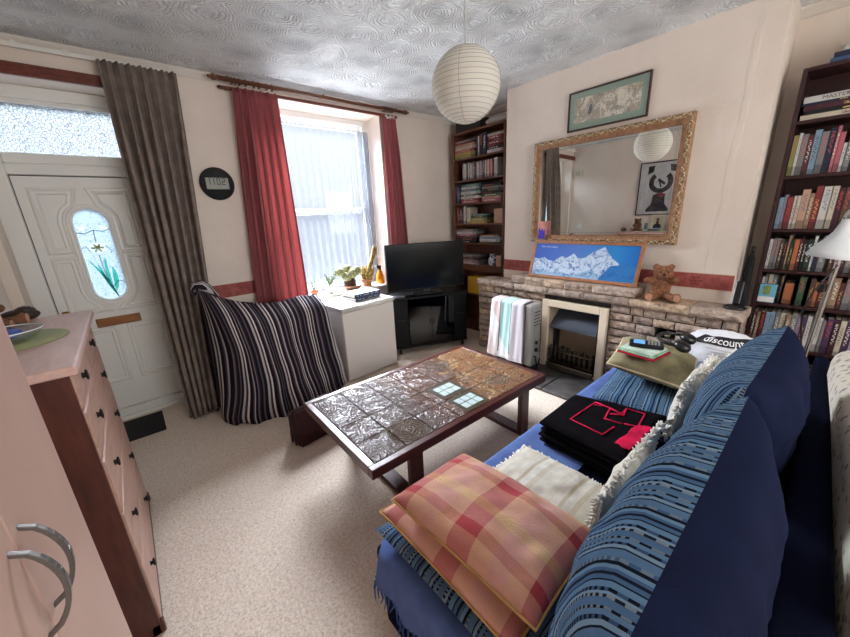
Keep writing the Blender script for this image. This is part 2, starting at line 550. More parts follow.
for w in (0, 1):
    A, B = lo[DY][w], lo[DY + .045][w]
    for k in range(ns): bm.faces.new((A[k], A[(k + 1) % ns], B[(k + 1) % ns], B[k]))
leaf = struct('door_leaf', bm, UPVC, d1)
bm = nb()
for (a_, b_, c_, d_) in ((-.459, -.451, .09, 1.886), (.179, .187, .09, 1.886)): box(bm, a_, b_, DY + .014, DY + .04, c_, d_)
box(bm, -.459, .187, DY + .014, DY + .04, 1.877, 1.886); box(bm, -.459, .187, DY + .014, DY + .04, .086, .096)
struct('door_seal', bm, BLACK, d1)
# raised panel mouldings
def mould(bm, pts, r=.017, y=DY):
    P = [Vector((x, y, z)) for x, z in pts]
    n = len(P)
    prof = [(-1.5, 0), (-1.0, .55), (-.2, .5), (.3, .95), (.9, .7), (1.3, 0)]
    C_ = sum(P, Vector()) / n
    rings = []
    for i in range(n):
        d0 = (P[i] - P[i - 1]).normalized(); d1_ = (P[(i + 1) % n] - P[i]).normalized()
        n0 = Vector((-d0.z, 0, d0.x)); n1 = Vector((-d1_.z, 0, d1_.x))
        m_ = (n0 + n1); m_ = m_ / max(.3, m_.length_squared / 2) 
        rings.append([bm.verts.new(P[i] + m_ * a * r + Vector((0, -b_ * r, 0))) for a, b_ in prof])
    for i in range(n):
        A, B = rings[i], rings[(i + 1) % n]
        for k in range(len(prof) - 1): bm.faces.new((A[k], A[k + 1], B[k + 1], B[k]))
def arcpts(side, z_in, z_out, dirz):
    return None
bm = nb()
# upper pair and middle pair hug the oval with a curved inner side
for s in (-1, 1):
    xo = OX + s * .247
    def arc(z0, z1, top):
        o = []
        for k in range(9):
            z = z0 + (z1 - z0) * k / 8
            dz = max(0, abs(z - OZ) - (OH / 2 - OW / 2))
            rr = OW / 2 + .045
            x = math.sqrt(max(0.0004, rr * rr - dz * dz)) if dz < rr else .02
            o.append((OX + s * x, z))
        return o
    up_ = [(xo, 1.375), (xo, 1.785)] + [(OX + s * .05, 1.785)] + arc(1.69, 1.375, True)
    lo_ = [(xo, .925), (xo, 1.315)] + arc(1.315, .985, True) + [(OX + s * .05, .925)]
    mould(bm, up_); mould(bm, lo_)
    x0 = OX + s * .05
    mould(bm, [(x0, .345), (xo, .345), (xo, .765), (x0, .765)])
struct('panel_moulding', bm, UPVC, leaf)
bm = nb(); mould(bm, stadium(OX, OZ, OW + .016, OH + .016), .013); struct('oval_bead', bm, UPVC, leaf)
bm = nb(); poly(bm, [(x, DY + .02, z) for x, z in stadium(OX, OZ, OW, OH)], .006, (0, 1, 0)); og = struct('oval_pane', bm, OVALGLASS, leaf)
# lead lines and flower
LEAD = M('lead_came', (70, 74, 78), .5, .3)
GREEN_G = cloth_trans('green_stained_glass', (70, 190, 170), .25, .8)
WHITE_G = cloth_trans('white_stained_glass', (250, 250, 240), .1, .8)
YEL_G = cloth_trans('yellow_stained_glass', (235, 215, 120), .2, .8)
yy = DY + .017
def line(bm, pts, r=.0026): tube(bm, [(x, yy, z) for x, z in pts], r, 5)
bm = nb()
line(bm, [(OX - .10, 1.50), (OX - .05, 1.49), (OX, 1.515), (OX + .05, 1.50), (OX + .10, 1.52)])
line(bm, [(OX, 1.515), (OX - .005, 1.42)]); line(bm, [(OX - .1, 1.38), (OX - .07, 1.40), (OX - .045, 1.355)])
line(bm, [(OX + .04, 1.40), (OX + .07, 1.36), (OX + .10, 1.36)]); line(bm, [(OX + .02, 1.09), (OX + .06, 1.13), (OX + .1, 1.11)])
line(bm, [(OX - .01, 1.34), (OX - .005, 1.22), (OX + .012, 1.10), (OX + .035, 1.0)], .0022)
line(bm, stadium(OX, OZ, OW - .012, OH - .012), .002) 
struct('lead_line', bm, LEAD, og)
def leafp(bm, a, b_, w, bend=.0):
    a = Vector((a[0], 0, a[1])); b_ = Vector((b_[0], 0, b_[1])); d = b_ - a; nn = Vector((-d.z, 0, d.x)).normalized()
    L, R_ = [], []
    for k in range(8):
        t = k / 7; c = a + d * t + nn * bend * math.sin(math.pi * t)
        ww = w * math.sin(math.pi * min(.98, t + .02)) ** .8
        L.append(c + nn * ww); R_.append(c - nn * ww)
    pts = [(q.x, yy - .001, q.z) for q in L + R_[::-1]]
    poly(bm, pts, .002, (0, 1, 0))
bm = nb()
leafp(bm, (OX + .035, 1.0), (OX - .075, 1.30), .010, -.012); leafp(bm, (OX + .035, 1.0), (OX - .035, 1.285), .011, .006)
leafp(bm, (OX + .02, 1.1), (OX + .02, 1.32), .010, .01); leafp(bm, (OX + .03, 1.05), (OX + .045, 1.24), .016, -.01)
struct('glass_leaf', bm, GREEN_G, og)
bm = nb()
for a in (90, 150, 210, 270, 330, 30):
    c = (OX - .005 + .03 * math.cos(R(a)), 1.385 + .03 * math.sin(R(a)))
    leafp(bm, (OX - .005, 1.385), (OX - .005 + .058 * math.cos(R(a)), 1.385 + .05 * math.sin(R(a))), .02)
leafp(bm, (OX - .08, 1.52), (OX - .03, 1.535), .012); leafp(bm, (OX + .03, 1.535), (OX + .085, 1.525), .012)
struct('glass_petal', bm, WHITE_G, og)
bm = nb(); leafp(bm, (OX - .02, 1.385), (OX + .012, 1.39), .010); struct('flower_centre', bm, YEL_G, og)
# letterbox
bm = nb(); box(bm, -.275, -.005, DY - .012, DY + .002, .788, .856, .004); lb = struct('letterbox', bm, wood('bronze_letterbox', (120, 82, 48), (160, 112, 70), .35), leaf)
bm = nb(); box(bm, -.262, -.018, DY - .016, DY - .011, .800, .842, .002); struct('letter_flap', bm, M('brown_anodised_flap', (150, 98, 58), .35, .4), lb)
# handle
bm = nb(); box(bm, -.437, -.395, DY - .012, DY + .002, .80, .95, .006); hp = struct('handle_plate', bm, BRASS, leaf)
bm = nb(); tube(bm, [(-.416, DY - .01, .91), (-.416, DY - .05, .91), (-.40, DY - .055, .91), (-.30, DY - .055, .905)], .008, 8); struct('door_handle', bm, BRASS, hp)
bm = nb(); box(bm, DX0, DX1, DY - .045, DY + .06, 0, .03, .004); box(bm, DX0 + .03, DX1 - .03, DY - .03, DY + .05, .03, .09, .006); struct('door_threshold', bm, UPVC, d1)
# cable with an inline switch on the door frame
t = thing('door_cable', 'thin white cable with a small inline switch beside the door frame', 'cable', (-.6, 3.45, 1.3))
CABLE = M('white_cable', (214, 212, 206), .5)
bm = nb(); tube(bm, [(-.598, 3.45, 1.62), (-.598, 3.451, 1.34)], .004, 6); tube(bm, [(-.598, 3.45, 1.25), (-.598, 3.45, 1.0), (-.596, 3.452, .8)], .004, 6); obj('cable', bm, CABLE, t, world=True)
bm = nb(); box(bm, -.615, -.585, 3.437, 3.463, 1.25, 1.34, .006); obj('inline_switch', bm, UPVC, t, world=True)
# door mat
bm = nb(); box(bm, -.52, -.045, 3.13, 3.50, 0.0005, .012, .004); tag(obj('door_mat', bm, M('black_mat', (26, 25, 27), .95, bs=.6, bscale=200), loc=(-.28, 3.3, 0)), 'black rectangular door mat on the carpet at the front door', 'mat')

# ================================================================== CURTAINS
t = thing('curtain_track', 'white curtain track on the wall above the front door', 'curtain track', (-.03, YW, 2.576))
bm = nb(); box(bm, XL + .01, .56, YW - .045, YW - .03, 2.562, 2.588, .003); obj('rail', bm, WHITE_PAINT, t, world=True)
for x in (-.45, -.22, 0.0):
    bm = nb(); box(bm, x - .012, x + .012, YW - .048, YW, 2.572, 2.598, .003); obj('bracket', bm, WHITE_PAINT, t, world=True)

def curtain(name, label, mat, top, bot, ztop, zbot, folds, amp, parent=None, wave=0.0, swing=0.0, nu=110, nv=36, seed=1, head=.05):
    """top/bot: ((x0,y0),(x1,y1)) ends of the cloth at the rail and at the hem"""
    q = random.Random(seed)
    ph = [q.uniform(-.5, .5) for _ in range(folds + 2)]
    am = [q.uniform(.65, 1.25) for _ in range(folds + 2)]
    bm = nb()
    def f(u, v):
        z = ztop + (zbot - ztop) * v
        k = v ** 1.0
        x0 = top[0][0] + (bot[0][0] - top[0][0]) * k; x1 = top[1][0] + (bot[1][0] - top[1][0]) * k
        y0 = top[0][1] + (bot[0][1] - top[0][1]) * k; y1 = top[1][1] + (bot[1][1] - top[1][1]) * k
        i = min(folds, int(u * folds)); fr = u * folds - i
        a = am[i] * (1 - fr) + am[i + 1] * fr; p_ = ph[i] * (1 - fr) + ph[i + 1] * fr
        ang = 2 * math.pi * folds * u + p_ * (0.4 + v)
        g = amp * a * (0.35 + .65 * min(1, v * 5)) * (1 + .25 * math.sin(3 * v + p_ * 5))
        x = x0 + (x1 - x0) * u + .35 * g * math.sin(2 * ang) + swing * math.sin(math.pi * v)
        y = y0 + (y1 - y0) * u + g * math.sin(ang) + wave * math.sin(9 * v + 5 * u) * .01
        z += .006 * math.sin(ang * 2) * (1 if v < .02 else 0)
        return (x, y, z)
    grid(bm, f, nu, nv, 1, 1)
    o = obj(name, bm, mat, parent, smooth=True, world=True, loc=None if parent else ((top[0][0] + top[1][0]) / 2, top[0][1], ztop), recalc=False)
    s = o.modifiers.new('thick', 'SOLIDIFY'); s.thickness = .004; s.offset = 0
    tag(o, label, 'curtain') if label else None
    return o
BROWN_C = fabric('brown_curtain_cloth', (126, 113, 105), .10, .9, .3)
RED_C = stripe_mat('red_slub_curtain_cloth', 0, .21, [(0, (172, 100, 104)), (.25, (184, 112, 114)), (.5, (166, 94, 98)), (.7, (178, 106, 108))], bs=.3)
RED_C.node_tree.nodes['Principled BSDF'].inputs['Transmission Weight'].default_value = 0
curtain('brown_curtain', 'long brown curtain with pleats hanging drawn back beside the front door', BROWN_C, ((.14, 3.31), (.565, 3.31)), ((.125, 3.17), (.385, 3.20)), 2.562, .012, 7, .044, seed=3)
def translucent_red():
    m = MATS['red_slub_curtain_cloth']; n, l = m.node_tree.nodes, m.node_tree.links
    b = n['Principled BSDF']; o = n['Material Output']
    t = n.new('ShaderNodeBsdfTranslucent'); t.inputs[0].default_value = lin((216, 146, 144))
    x = n.new('ShaderNodeMixShader'); x.inputs[0].default_value = .30
    l.new(b.outputs[0], x.inputs[1]); l.new(t.outputs[0], x.inputs[2]); l.new(x.outputs[0], o.inputs[0])
translucent_red()
curtain('red_curtain', 'wide red curtain at the left side of the window beside the clock', RED_C, ((.925, 3.30), (1.27, 3.30)), ((.80, 3.33), (1.30, 3.33)), 2.535, .55, 6, .036, seed=5)
curtain('red_curtain', 'narrow red curtain hanging at the right side of the window above the television', RED_C, ((2.335, 3.30), (2.50, 3.30)), ((2.36, 3.32), (2.60, 3.32)), 2.525, .70, 3, .034, seed=8, nu=70)
curtain('net_curtain', 'white net curtain covering the glass of the sash window', NET, ((WX0 + .01, 3.635), (WX1 - .01, 3.635)), ((WX0 + .01, 3.635), (WX1 - .01, 3.635)), 2.42, WZ0 + .035, 16, .011, seed=11, nu=200, nv=8)
for o in C.objects:
    if o.name.startswith('net_curtain'): o.modifiers.clear()
bm = nb(); q_ = random.Random(6)
for k in range(5): tube(bm, [(2.345 + .022 * k, 3.262, 2.475 + q_.uniform(0, .03)), (2.352 + .022 * k, 3.25, 2.50 + q_.uniform(0, .03)), (2.362 + .022 * k, 3.258, 2.47 + q_.uniform(0, .03))], .006, 6)
obj('heading_cord', bm, M('white_cord', (214, 204, 200), .8), C.objects['red_curtain.001'], True, world=True)
t = thing('curtain_pole', 'brown wooden curtain pole with turned finials above the window', 'curtain pole', (1.72, 3.30, 2.583))
POLEW = wood('pole_brown_wood', (82, 46, 30), (116, 70, 46), .35, (3, 20, 20))
bm = nb(); tube(bm, [(.84, 3.30, 2.583), (2.61, 3.30, 2.583)], .016, 14); obj('pole', bm, POLEW, t, True, world=True)
for x, s in ((.84, -1), (2.61, 1)):
    bm = nb(); lathe(bm, [(0, 0), (.02, 0), (.02, .008), (.011, .012), (.021, .024), (.024, .036), (.016, .05), (.009, .056), (.013, .064), (.009, .075), (0, .08)], 14, M4=Matrix.Translation((x, 3.30, 2.583)) @ Matrix.Rotation(s * math.pi / 2, 4, 'Y'))
    obj('finial', bm, POLEW, t, True, world=True)
for x in (.905, 1.7, 2.52):
    bm = nb(); tube(bm, [(x, YW, 2.60), (x, 3.33, 2.60), (x, 3.305, 2.60)], .011, 8); obj('bracket', bm, POLEW, t, True, world=True)
RINGM = wood('ring_dark_wood', (70, 38, 26), (92, 54, 38), .4)
for x in (.93, .955, .985, 1.03, 1.09, 1.13, 1.19, 1.235, 2.35, 2.375, 2.40, 2.43, 2.46):
    bm = nb(); tube(bm, [(x + .004 * math.sin(k), 3.30 + .022 * math.cos(2 * math.pi * k / 14), 2.578 + .024 * math.sin(2 * math.pi * k / 14)) for k in range(14)], .004, 6, closed=True)
    obj('ring', bm, RINGM, t, True, world=True)
t = thing('curtain_rod', 'thin red-brown rod running just below the curtain pole', 'curtain rod', (1.72, 3.36, 2.547))
bm = nb(); box(bm, .87, 2.57, 3.352, 3.374, 2.528, 2.552, .004); obj('rod', bm, wood('red_brown_rod', (98, 46, 32), (124, 60, 42), .4, (3, 20, 20)), t, world=True)
bm = nb(); ell(bm, (.855, 3.363, 2.54), (.022, .014, .014)); obj('finial', bm, RINGM, t, True, world=True)
for x in (.9, 2.55):
    bm = nb(); box(bm, x - .008, x + .008, 3.374, YW, 2.532, 2.548); obj('bracket', bm, RINGM, t, world=True)

# wall clock
t = thing('wall_clock', 'round black wall clock with a grey digital display', 'clock', (.705, YW, 1.83))
RX = Matrix.Rotation(math.pi / 2, 4, 'X')
bm = nb(); lathe(bm, [(0, 0), (.123, 0), (.126, .006), (.126, .018), (.121, .025), (.116, .022), (0, .022)], 48, M4=RX); obj('case', bm, M('black_clock_plastic', (9, 10, 12), .5, spec=.25), t, True)
bm = nb(); box(bm, -.083, .083, -.0245, -.0215, -.042, .046, .002); obj('display', bm, M('lcd_grey_green', (116, 116, 102), .3), t)
LCD = M('lcd_digit', (34, 38, 36), .5)
def seg7(bm, ch, x, z, w, h, y):
    S = {'0': 'abcdef', '1': 'bc', '2': 'abged'}[ch]; t_ = .006
    g = {'a': (x, x + w, z + h - t_, z + h), 'd': (x, x + w, z, z + t_), 'g': (x, x + w, z + h / 2 - t_ / 2, z + h / 2 + t_ / 2), 'b': (x + w - t_, x + w, z + h / 2, z + h), 'c': (x + w - t_, x + w, z, z + h / 2),
         'f': (x, x + t_, z + h / 2, z + h), 'e': (x, x + t_, z, z + h / 2)}
    for s in S:
        a = g[s]; box(bm, a[0], a[1], y - .001, y, a[2], a[3])
for ch, x in (('1', -.076), ('1', -.046), ('0', -.004), ('2', .032)):
    bm = nb(); seg7(bm, ch, x, -.008, .026, .05, -.0245); obj('digit', bm, LCD, t)
bm = nb(); box(bm, .025, .062, -.0255, -.0245, -.036, -.022); obj('date_patch', bm, M('lcd_pale_grey', (136, 136, 122), .5), t)

# paper lantern
t = thing('paper_lantern', 'white ribbed paper globe lampshade hanging on a cord from the ceiling', 'lampshade', (1.598, 1.461, ZC))
LC = Vector((1.598, 1.461, 2.163))
bm = nb()
prof = []
NR = 20
for k in range(NR * 4 + 1):
    a = -math.pi / 2 + .2 + (math.pi - .4) * k / (NR * 4)
    rr = .184 * math.cos(a) - .004 * abs(math.sin(math.pi * k / 4)) ** 1.5 * 1.0
    prof.append((rr, .180 * math.sin(a)))
lathe(bm, prof, 48, c=LC); sh = obj('shade', bm, PAPER, t, True, world=True)
bm = nb()
for k in range(NR + 1):
    a = -math.pi / 2 + .2 + (math.pi - .4) * k / NR
    tube(bm, [LC + Vector((.1845 * math.cos(a) * math.cos(j * math.pi / 18), .1845 * math.cos(a) * math.sin(j * math.pi / 18), .1805 * math.sin(a) )) for j in range(36)], .0009, 4, closed=True)
obj('rib_wire', bm, M('bamboo_wire', (150, 146, 138), .6), sh, True, world=True)
bm = nb()
for q in range(4):
    am = q * math.pi / 2 + .55
    tube(bm, [LC + Vector((.185 * math.cos(a) * math.cos(am), .185 * math.cos(a) * math.sin(am), .181 * math.sin(a))) for a in [-math.pi / 2 + .2 + (math.pi - .4) * k / 40 for k in range(41)]], .0011, 4)
obj('seam', bm, M('paper_seam', (176, 170, 160), .6), sh, True, world=True)
bm = nb(); tube(bm, [(LC.x, LC.y, ZC - .002), (LC.x, LC.y, LC.z + .09)], .0035, 6); obj('cord', bm, M('white_flex', (190, 188, 182), .5), t, world=True)
bm = nb(); lathe(bm, [(0, 0), (.045, 0), (.04, -.02), (.015, -.035), (0, -.035)], 20, c=(LC.x, LC.y, ZC)); obj('ceiling_rose', bm, WHITE_PAINT, t, True, world=True)
bm = nb(); lathe(bm, [(0, .1), (.018, .1), (.018, .05), (.012, .04), (.028, .0), (.03, -.03), (.018, -.055), (0, -.06)], 16, c=LC); obj('bulb', bm, M('opal_bulb', (240, 238, 230), .3), t, True, world=True)

# ================================================================== FIREPLACE
def stone_mat():
    m, n, l, b = base('rough_stone', 0.9, 0, 0.3)
    v = coords(n, l)
    g = n.new('ShaderNodeNewGeometry')
    f = nz(n, l, v, 24, 5, 0.65)
    tint = ramp(n, l, g.outputs['Random Per Island'], [(0, lin((142, 128, 122))), (.2, lin((212, 190, 172))), (.4, lin((172, 157, 148))), (.6, lin((232, 206, 178))), (.8, lin((188, 172, 162))), (1, lin((214, 196, 180)))])
    c = mixc(n, l, 0.75, tint, ramp(n, l, f, [(.30, lin((70, 64, 62))), (.44, lin((196, 188, 182))), (.7, lin((255, 250, 245)))]), 'MULTIPLY')
    l.new(c, b.inputs['Base Color'])
    bump(n, l, b, mth(n, l, 'ADD', f, nz(n, l, v, 90, 3)), .8, .016)
    return m
STONE = stone_mat()
MORTAR = M('dark_mortar', (50, 46, 44), .95, var=.2, vscale=30, bs=.4)
SLATE = M('dark_slate', (70, 66, 64), .55, var=.28, vscale=9, bs=.35, bscale=14)
fp = thing('fireplace', 'rustic stone fireplace with stepped mantel ledge against the chimney breast', 'fireplace', (3.0, 1.4, 0), kind='structure')
SX = 2.935
E0, E1, EZ = 1.112, 1.712, 0.70
bm = nb()
def back(y0, y1, z0, z1): box(bm, SX + .02, XC - .003, y0, y1, z0, z1)
back(.305, .645, 0, .745); back(.645, .772, 0, .53); back(.645, .772, .603, .745); back(.772, E0, 0, .745); back(E0, E1, EZ, .745); back(E1, 2.515, 0, .745)
box(bm, XC - .03, XC - .003, .645, .772, .53, .603)
struct('mortar_core', bm, MORTAR, fp)
bm = nb()
rs = random.Random(21)
def rock(bm, y0, y1, z0, z1, xf, xb, am=.012, top=False):
    ny = max(3, int((y1 - y0) / .025)); nzv = max(3, int((z1 - z0) / .018))
    sd = rs.uniform(0, 100)
    def fx(y, z, e):
        w = mnoise.noise(Vector((y * 16 + sd, z * 22, sd))) * am + mnoise.noise(Vector((y * 45, z * 45 + sd, 3))) * am * .5
        return xf - (0 if e else .006) + w * (.4 if e else 1.2)
    V = []
    for j in range(nzv + 1):
        row = []
        for i in range(ny + 1):
            e = i in (0, ny) or j in (0, nzv)
            y = y0 + (y1 - y0) * i / ny; z = z0 + (z1 - z0) * j / nzv
            if i in (0, ny): y += rs.uniform(-.002, .002)
            row.append(bm.verts.new((fx(y, z, e) + (.010 if e else 0), y, z)))
        V.append(row)
    for j in range(nzv):
        for i in range(ny): bm.faces.new((V[j][i], V[j][i + 1], V[j + 1][i + 1], V[j + 1][i]))
    per = [V[0][i] for i in range(ny + 1)] + [V[j][ny] for j in range(1, nzv + 1)] + [V[nzv][i] for i in range(ny - 1, -1, -1)] + [V[j][0] for j in range(nzv - 1, 0, -1)]
    bk = [bm.verts.new((xb, v.co.y, v.co.z)) for v in per]
    n = len(per)
    for k in range(n): bm.faces.new((per[k], per[(k + 1) % n], bk[(k + 1) % n], bk[k]))
    bm.faces.new(bk)
def free(y0, y1, z0, z1):
    """stone may stand here: not over the fire opening or the niche"""
    segs = [(y0, y1)]
    for (a, b_, c, d) in ((E0, E1, 0, EZ), (.645, .772, .53, .603)):
        if z1 <= c + .004 or z0 >= d - .004: continue
        o = []
        for s, e in segs:
            if e <= a or s >= b_: o.append((s, e)); continue
            if s < a: o.append((s, a))
            if e > b_: o.append((b_, e))
        segs = o
    return segs
zz = .004
rowsz = [.07, .062, .06, .072, .066, .058, .062, .07, .064, .0, .0]
z = .004
rows = [.004, .076, .140, .205, .268, .335, .400, .465, .530, .603, .668, .740]
for a, b_ in zip(rows, rows[1:]):
    for s, e in free(.305, 2.515, a, b_):
        y = s
        while y < e - .01:
            w = rs.uniform(.08, .21)
            if e - (y + w) < .08: w = e - y
            rock(bm, y + .004, min(e, y + w) - .004, a + .004, b_ - .004, SX, SX + .03, .017)
            y += w
struct('stone_facing', bm, STONE, fp)
# end return of stones facing the bookcase side
bm = nb()
for a, b_ in zip(rows, rows[1:]):
    off = rs.uniform(.08, .14)
    for x0, x1 in ((SX + .005, SX + off), (SX + off + .006, XC - .01)):
        box(bm, x0, x1, 2.512, 2.522 + rs.uniform(0, .006), a + .004, b_ - .004, .004)
        box(bm, x0, x1, .296 - rs.uniform(0, .006), .306, a + .004, b_ - .004, .004)
struct('stone_return', bm, STONE, fp)
bm = nb()
y = .285
while y < 2.53:
    w = rs.uniform(.26, .42)
    if 2.53 - y - w < .15: w = 2.53 - y
    rock(bm, y + .002, y + w - .002, .745, .805, SX - .035, XC - .003, .010)
    y += w
struct('mantel_ledge', bm, SLATE if False else STONE, fp)
bm = nb()
y = .93
while y < 2.08:
    w = rs.uniform(.18, .34)
    if 2.08 - y - w < .12: w = 2.08 - y
    rock(bm, y + .002, y + w - .002, .8055, .882, SX - .022, XC - .003, .012)
    y += w
struct('mantel_step', bm, STONE, fp)
bm = nb(); 
for y0, y1 in ((.50, .98), (.985, 1.42), (1.425, 1.86), (1.865, 2.25)): box(bm, 2.47, 2.93, y0, y1, .0005, .03, .005)
struct('hearth', bm, SLATE, fp)

# electric fire
t = thing('electric_fire', 'black electric fire with cast grate and grey hood in a cream surround', 'fire', (2.95, 1.41, .031))
CREAM = M('cream_surround_enamel', (222, 206, 180), .45)
BEIGE = M('beige_inner_panel', (160, 138, 112), .55)
bm = nb()
y0, y1, z0, z1 = E0 + .003, E1 - .003, .031, EZ - .004
w = .062
box(bm, SX - .03, SX + .01, y0, y0 + w, z0, z1, .005); box(bm, SX - .03, SX + .01, y1 - w, y1, z0, z1, .005); box(bm, SX - .03, SX + .01, y0 + w, y1 - w, z1 - w, z1, .005)
obj('surround', bm, CREAM, t, world=True)
bm = nb()
iy0, iy1, iz1 = y0 + w, y1 - w, z1 - w
for a, b_ in (((SX + .01, iy0), (SX + .15, iy0 + .05)), ((SX + .01, iy1), (SX + .15, iy1 - .05))):
    poly(bm, [(a[0], a[1], z0), (b_[0], b_[1], z0), (b_[0], b_[1], iz1 - .03), (a[0], a[1], iz1)])
poly(bm, [(SX + .01, iy0, iz1), (SX + .15, iy0 + .05, iz1 - .03), (SX + .15, iy1 - .05, iz1 - .03), (SX + .01, iy1, iz1)])
poly(bm, [(SX + .15, iy0 + .05, z0), (SX + .15, iy1 - .05, z0), (SX + .15, iy1 - .05, iz1 - .03), (SX + .15, iy0 + .05, iz1 - .03)])
obj('inner_panel', bm, BEIGE, t, world=True)
FIREBLK = M('fire_black', (26, 26, 28), .5)
HOOD = M('grey_hood_metal', (66, 72, 82), .4, .4)
bm = nb()
hy0, hy1 = iy0 + .02, iy1 - .02
A = [(SX + .115, hy0 + .01, .590), (SX + .115, hy1 - .01, .590), (SX - .012, hy1, .430), (SX - .012, hy0, .430)]
poly(bm, A, .006, (.6, 0, .7))
for yb in (hy0, hy1): poly(bm, [(SX + .115, yb, .590), (SX - .012, yb, .430), (SX + .115, yb, .430)], .004, (0, 1, 0))
obj('hood', bm, HOOD, t, world=True)
bm = nb(); box(bm, SX + .06, SX + .14, hy0, hy0 + .025, .04, .46); box(bm, SX + .06, SX + .14, hy1 - .025, hy1, .04, .46); box(bm, SX + .02, SX + .145, hy0, hy1, .035, .15, .004)
obj('fire_body', bm, FIREBLK, t, world=True)
bm = nb()
for k in range(34):
    c = (SX + rs.uniform(.03, .12), rs.uniform(hy0 + .03, hy1 - .03), rs.uniform(.15, .21)); r_ = rs.uniform(.016, .028)
    ell(bm, c, (r_, r_ * rs.uniform(.8, 1.3), r_ * .8), 1, Matrix.Rotation(rs.uniform(0, 3), 4, 'Z'))
obj('coals', bm, M('imitation_coal', (40, 36, 34), .8, var=.3, vscale=40), t, world=True)
GRATE = M('cast_grate', (88, 78, 66), .36, .85)
for k in range(9):
    yk = hy0 + .025 + (hy1 - hy0 - .05) * k / 8
    bm = nb()
    lathe(bm, [(0, .09), (.010, .09), (.008, .13), (.017, .17), (.012, .205), (.007, .225), (.013, .245), (.010, .262), (0, .268)], 10, c=(SX - .015, yk, 0)); obj('grate_bar', bm, GRATE, t, True, world=True)
bm = nb(); box(bm, SX - .026, SX - .004, hy0, hy1, .205, .219, .003); box(bm, SX - .024, SX - .006, hy0, hy1, .095, .108, .003); obj('grate_rail', bm, GRATE, t, world=True)
bm = nb()
def fret(u, v):
    y = hy0 - .01 + (hy1 - hy0 + .02) * u
    return (SX - .03 - .035 * math.sin(math.pi * u), y, .033 + .05 * v + .018 * math.sin(math.pi * u) * v)
grid(bm, fret, 24, 4); o = obj('ash_front', bm, M('pewter_fret', (120, 112, 100), .35, .8), t, True, world=True)
o.modifiers.new('thick', 'SOLIDIFY').thickness = .006
# niche contents
t = thing('niche_ornament', 'small cream and dark ornament standing in the stone niche', 'ornament', (2.99, .70, .531))
bm = nb(); lathe(bm, [(0, 0), (.016, 0), (.02, .015), (.012, .03), (.015, .045), (0, .055)], 12); obj('body', bm, M('cream_ceramic', (200, 184, 150), .4), t, True)

# oil radiator with towel
t = thing('oil_radiator', 'grey oil filled radiator on wheels standing beside the electric fire', 'heater', (2.70, 1.88, 0))
RADM = M('warm_grey_enamel', (168, 164, 156), .4)
for k in range(9):
    yk = 1.735 + k * .038
    bm = nb(); box(bm, 2.635, 2.775, yk - .011, yk + .011, .10, .675, .010, 2); obj('fin', bm, RADM, t, world=True)
bm = nb(); box(bm, 2.63, 2.78, 1.635, 1.722, .10, .695, .022, 2); cb = obj('control_box', bm, M('control_grey', (150, 148, 142), .4), t, world=True)
for z, r_ in ((.26, .022), (.33, .018)):
    bm = nb(); lathe(bm, [(0, 0), (r_, 0), (r_ * .85, .014), (0, .016)], 16, M4=Matrix.Translation((2.705, 1.635, z)) @ Matrix.Rotation(math.pi / 2, 4, 'X')); obj('dial', bm, BLACK, cb, True, world=True)
bm = nb()
for z in (.62, .59, .56, .53, .50): box(bm, 2.66, 2.75, 1.632, 1.636, z, z + .008)
obj('vent_slots', bm, M('slot_dark', (60, 58, 56), .6), cb, world=True)
bm = nb(); tube(bm, [(2.67, 1.640, .20), (2.665, 1.612, .21), (2.66, 1.60, .16), (2.68, 1.60, .09), (2.71, 1.605, .13), (2.72, 1.60, .18)], .007, 8); obj('power_cord', bm, BLACK, cb, True, world=True)
for yk in (1.72, 2.03):
    bm = nb(); box(bm, 2.61, 2.80, yk - .012, yk + .012, .072, .102, .005)
    for x in (2.635, 2.775): lathe(bm, [(0, -.012), (.018, -.012), (.02, 0), (.018, .012), (0, .012)], 14, M4=Matrix.Translation((x, yk, .052)) @ Matrix.Rotation(math.pi / 2, 4, 'X'))
    obj('wheel_foot', bm, BLACK, t, world=True)
def towel_mat():
    m, n, l, b = base('printed_towel', .95, 0, .2)
    u, v, uv = uvsplit(n, l)   # u across 0..0.36 (0 = near the fire), v down
    PINK, AQ, WH, LIL, LINE = lin((224, 206, 202)), lin((190, 226, 224)), lin((240, 239, 240)), lin((222, 216, 222)), lin((74, 78, 88))
    def less(a, b_): return mth(n, l, 'LESS_THAN', a, b_)
    c = mixc(n, l, less(u, .125), AQ, LIL)
    c = mixc(n, l, mth(n, l, 'GREATER_THAN', u, .245), c, PINK)
    # white triangles
    d1_ = less(mth(n, l, 'ADD', mth(n, l, 'MULTIPLY', u, -1.6), .62), v)
    k = mth(n, l, 'MULTIPLY', d1_, mth(n, l, 'GREATER_THAN', u, .245)); k = mth(n, l, 'MULTIPLY', k, less(v, mth(n, l, 'ADD', mth(n, l, 'MULTIPLY', u, -3.0), 1.30)))
    c = mixc(n, l, k, c, WH)
    k = mth(n, l, 'MULTIPLY', mth(n, l, 'GREATER_THAN', v, mth(n, l, 'ADD', mth(n, l, 'MULTIPLY', u, -1.4), .68)), less(u, .245))
    c = mixc(n, l, mth(n, l, 'MULTIPLY', k, mth(n, l, 'GREATER_THAN', u, .125)), c, WH)
    c = mixc(n, l, mth(n, l, 'GREATER_THAN', v, .545), c, WH)
    for x in (.125, .245):
        k = mth(n, l, 'MULTIPLY', less(mth(n, l, 'ABSOLUTE', mth(n, l, 'SUBTRACT', u, x)), .0035), less(v, .50))
        c = mixc(n, l, k, c, LINE)
    l.new(c, b.inputs['Base Color'])
    bump(n, l, b, nz(n, l, uv, 260, 2), .5, .006)
    return m
bm = nb()
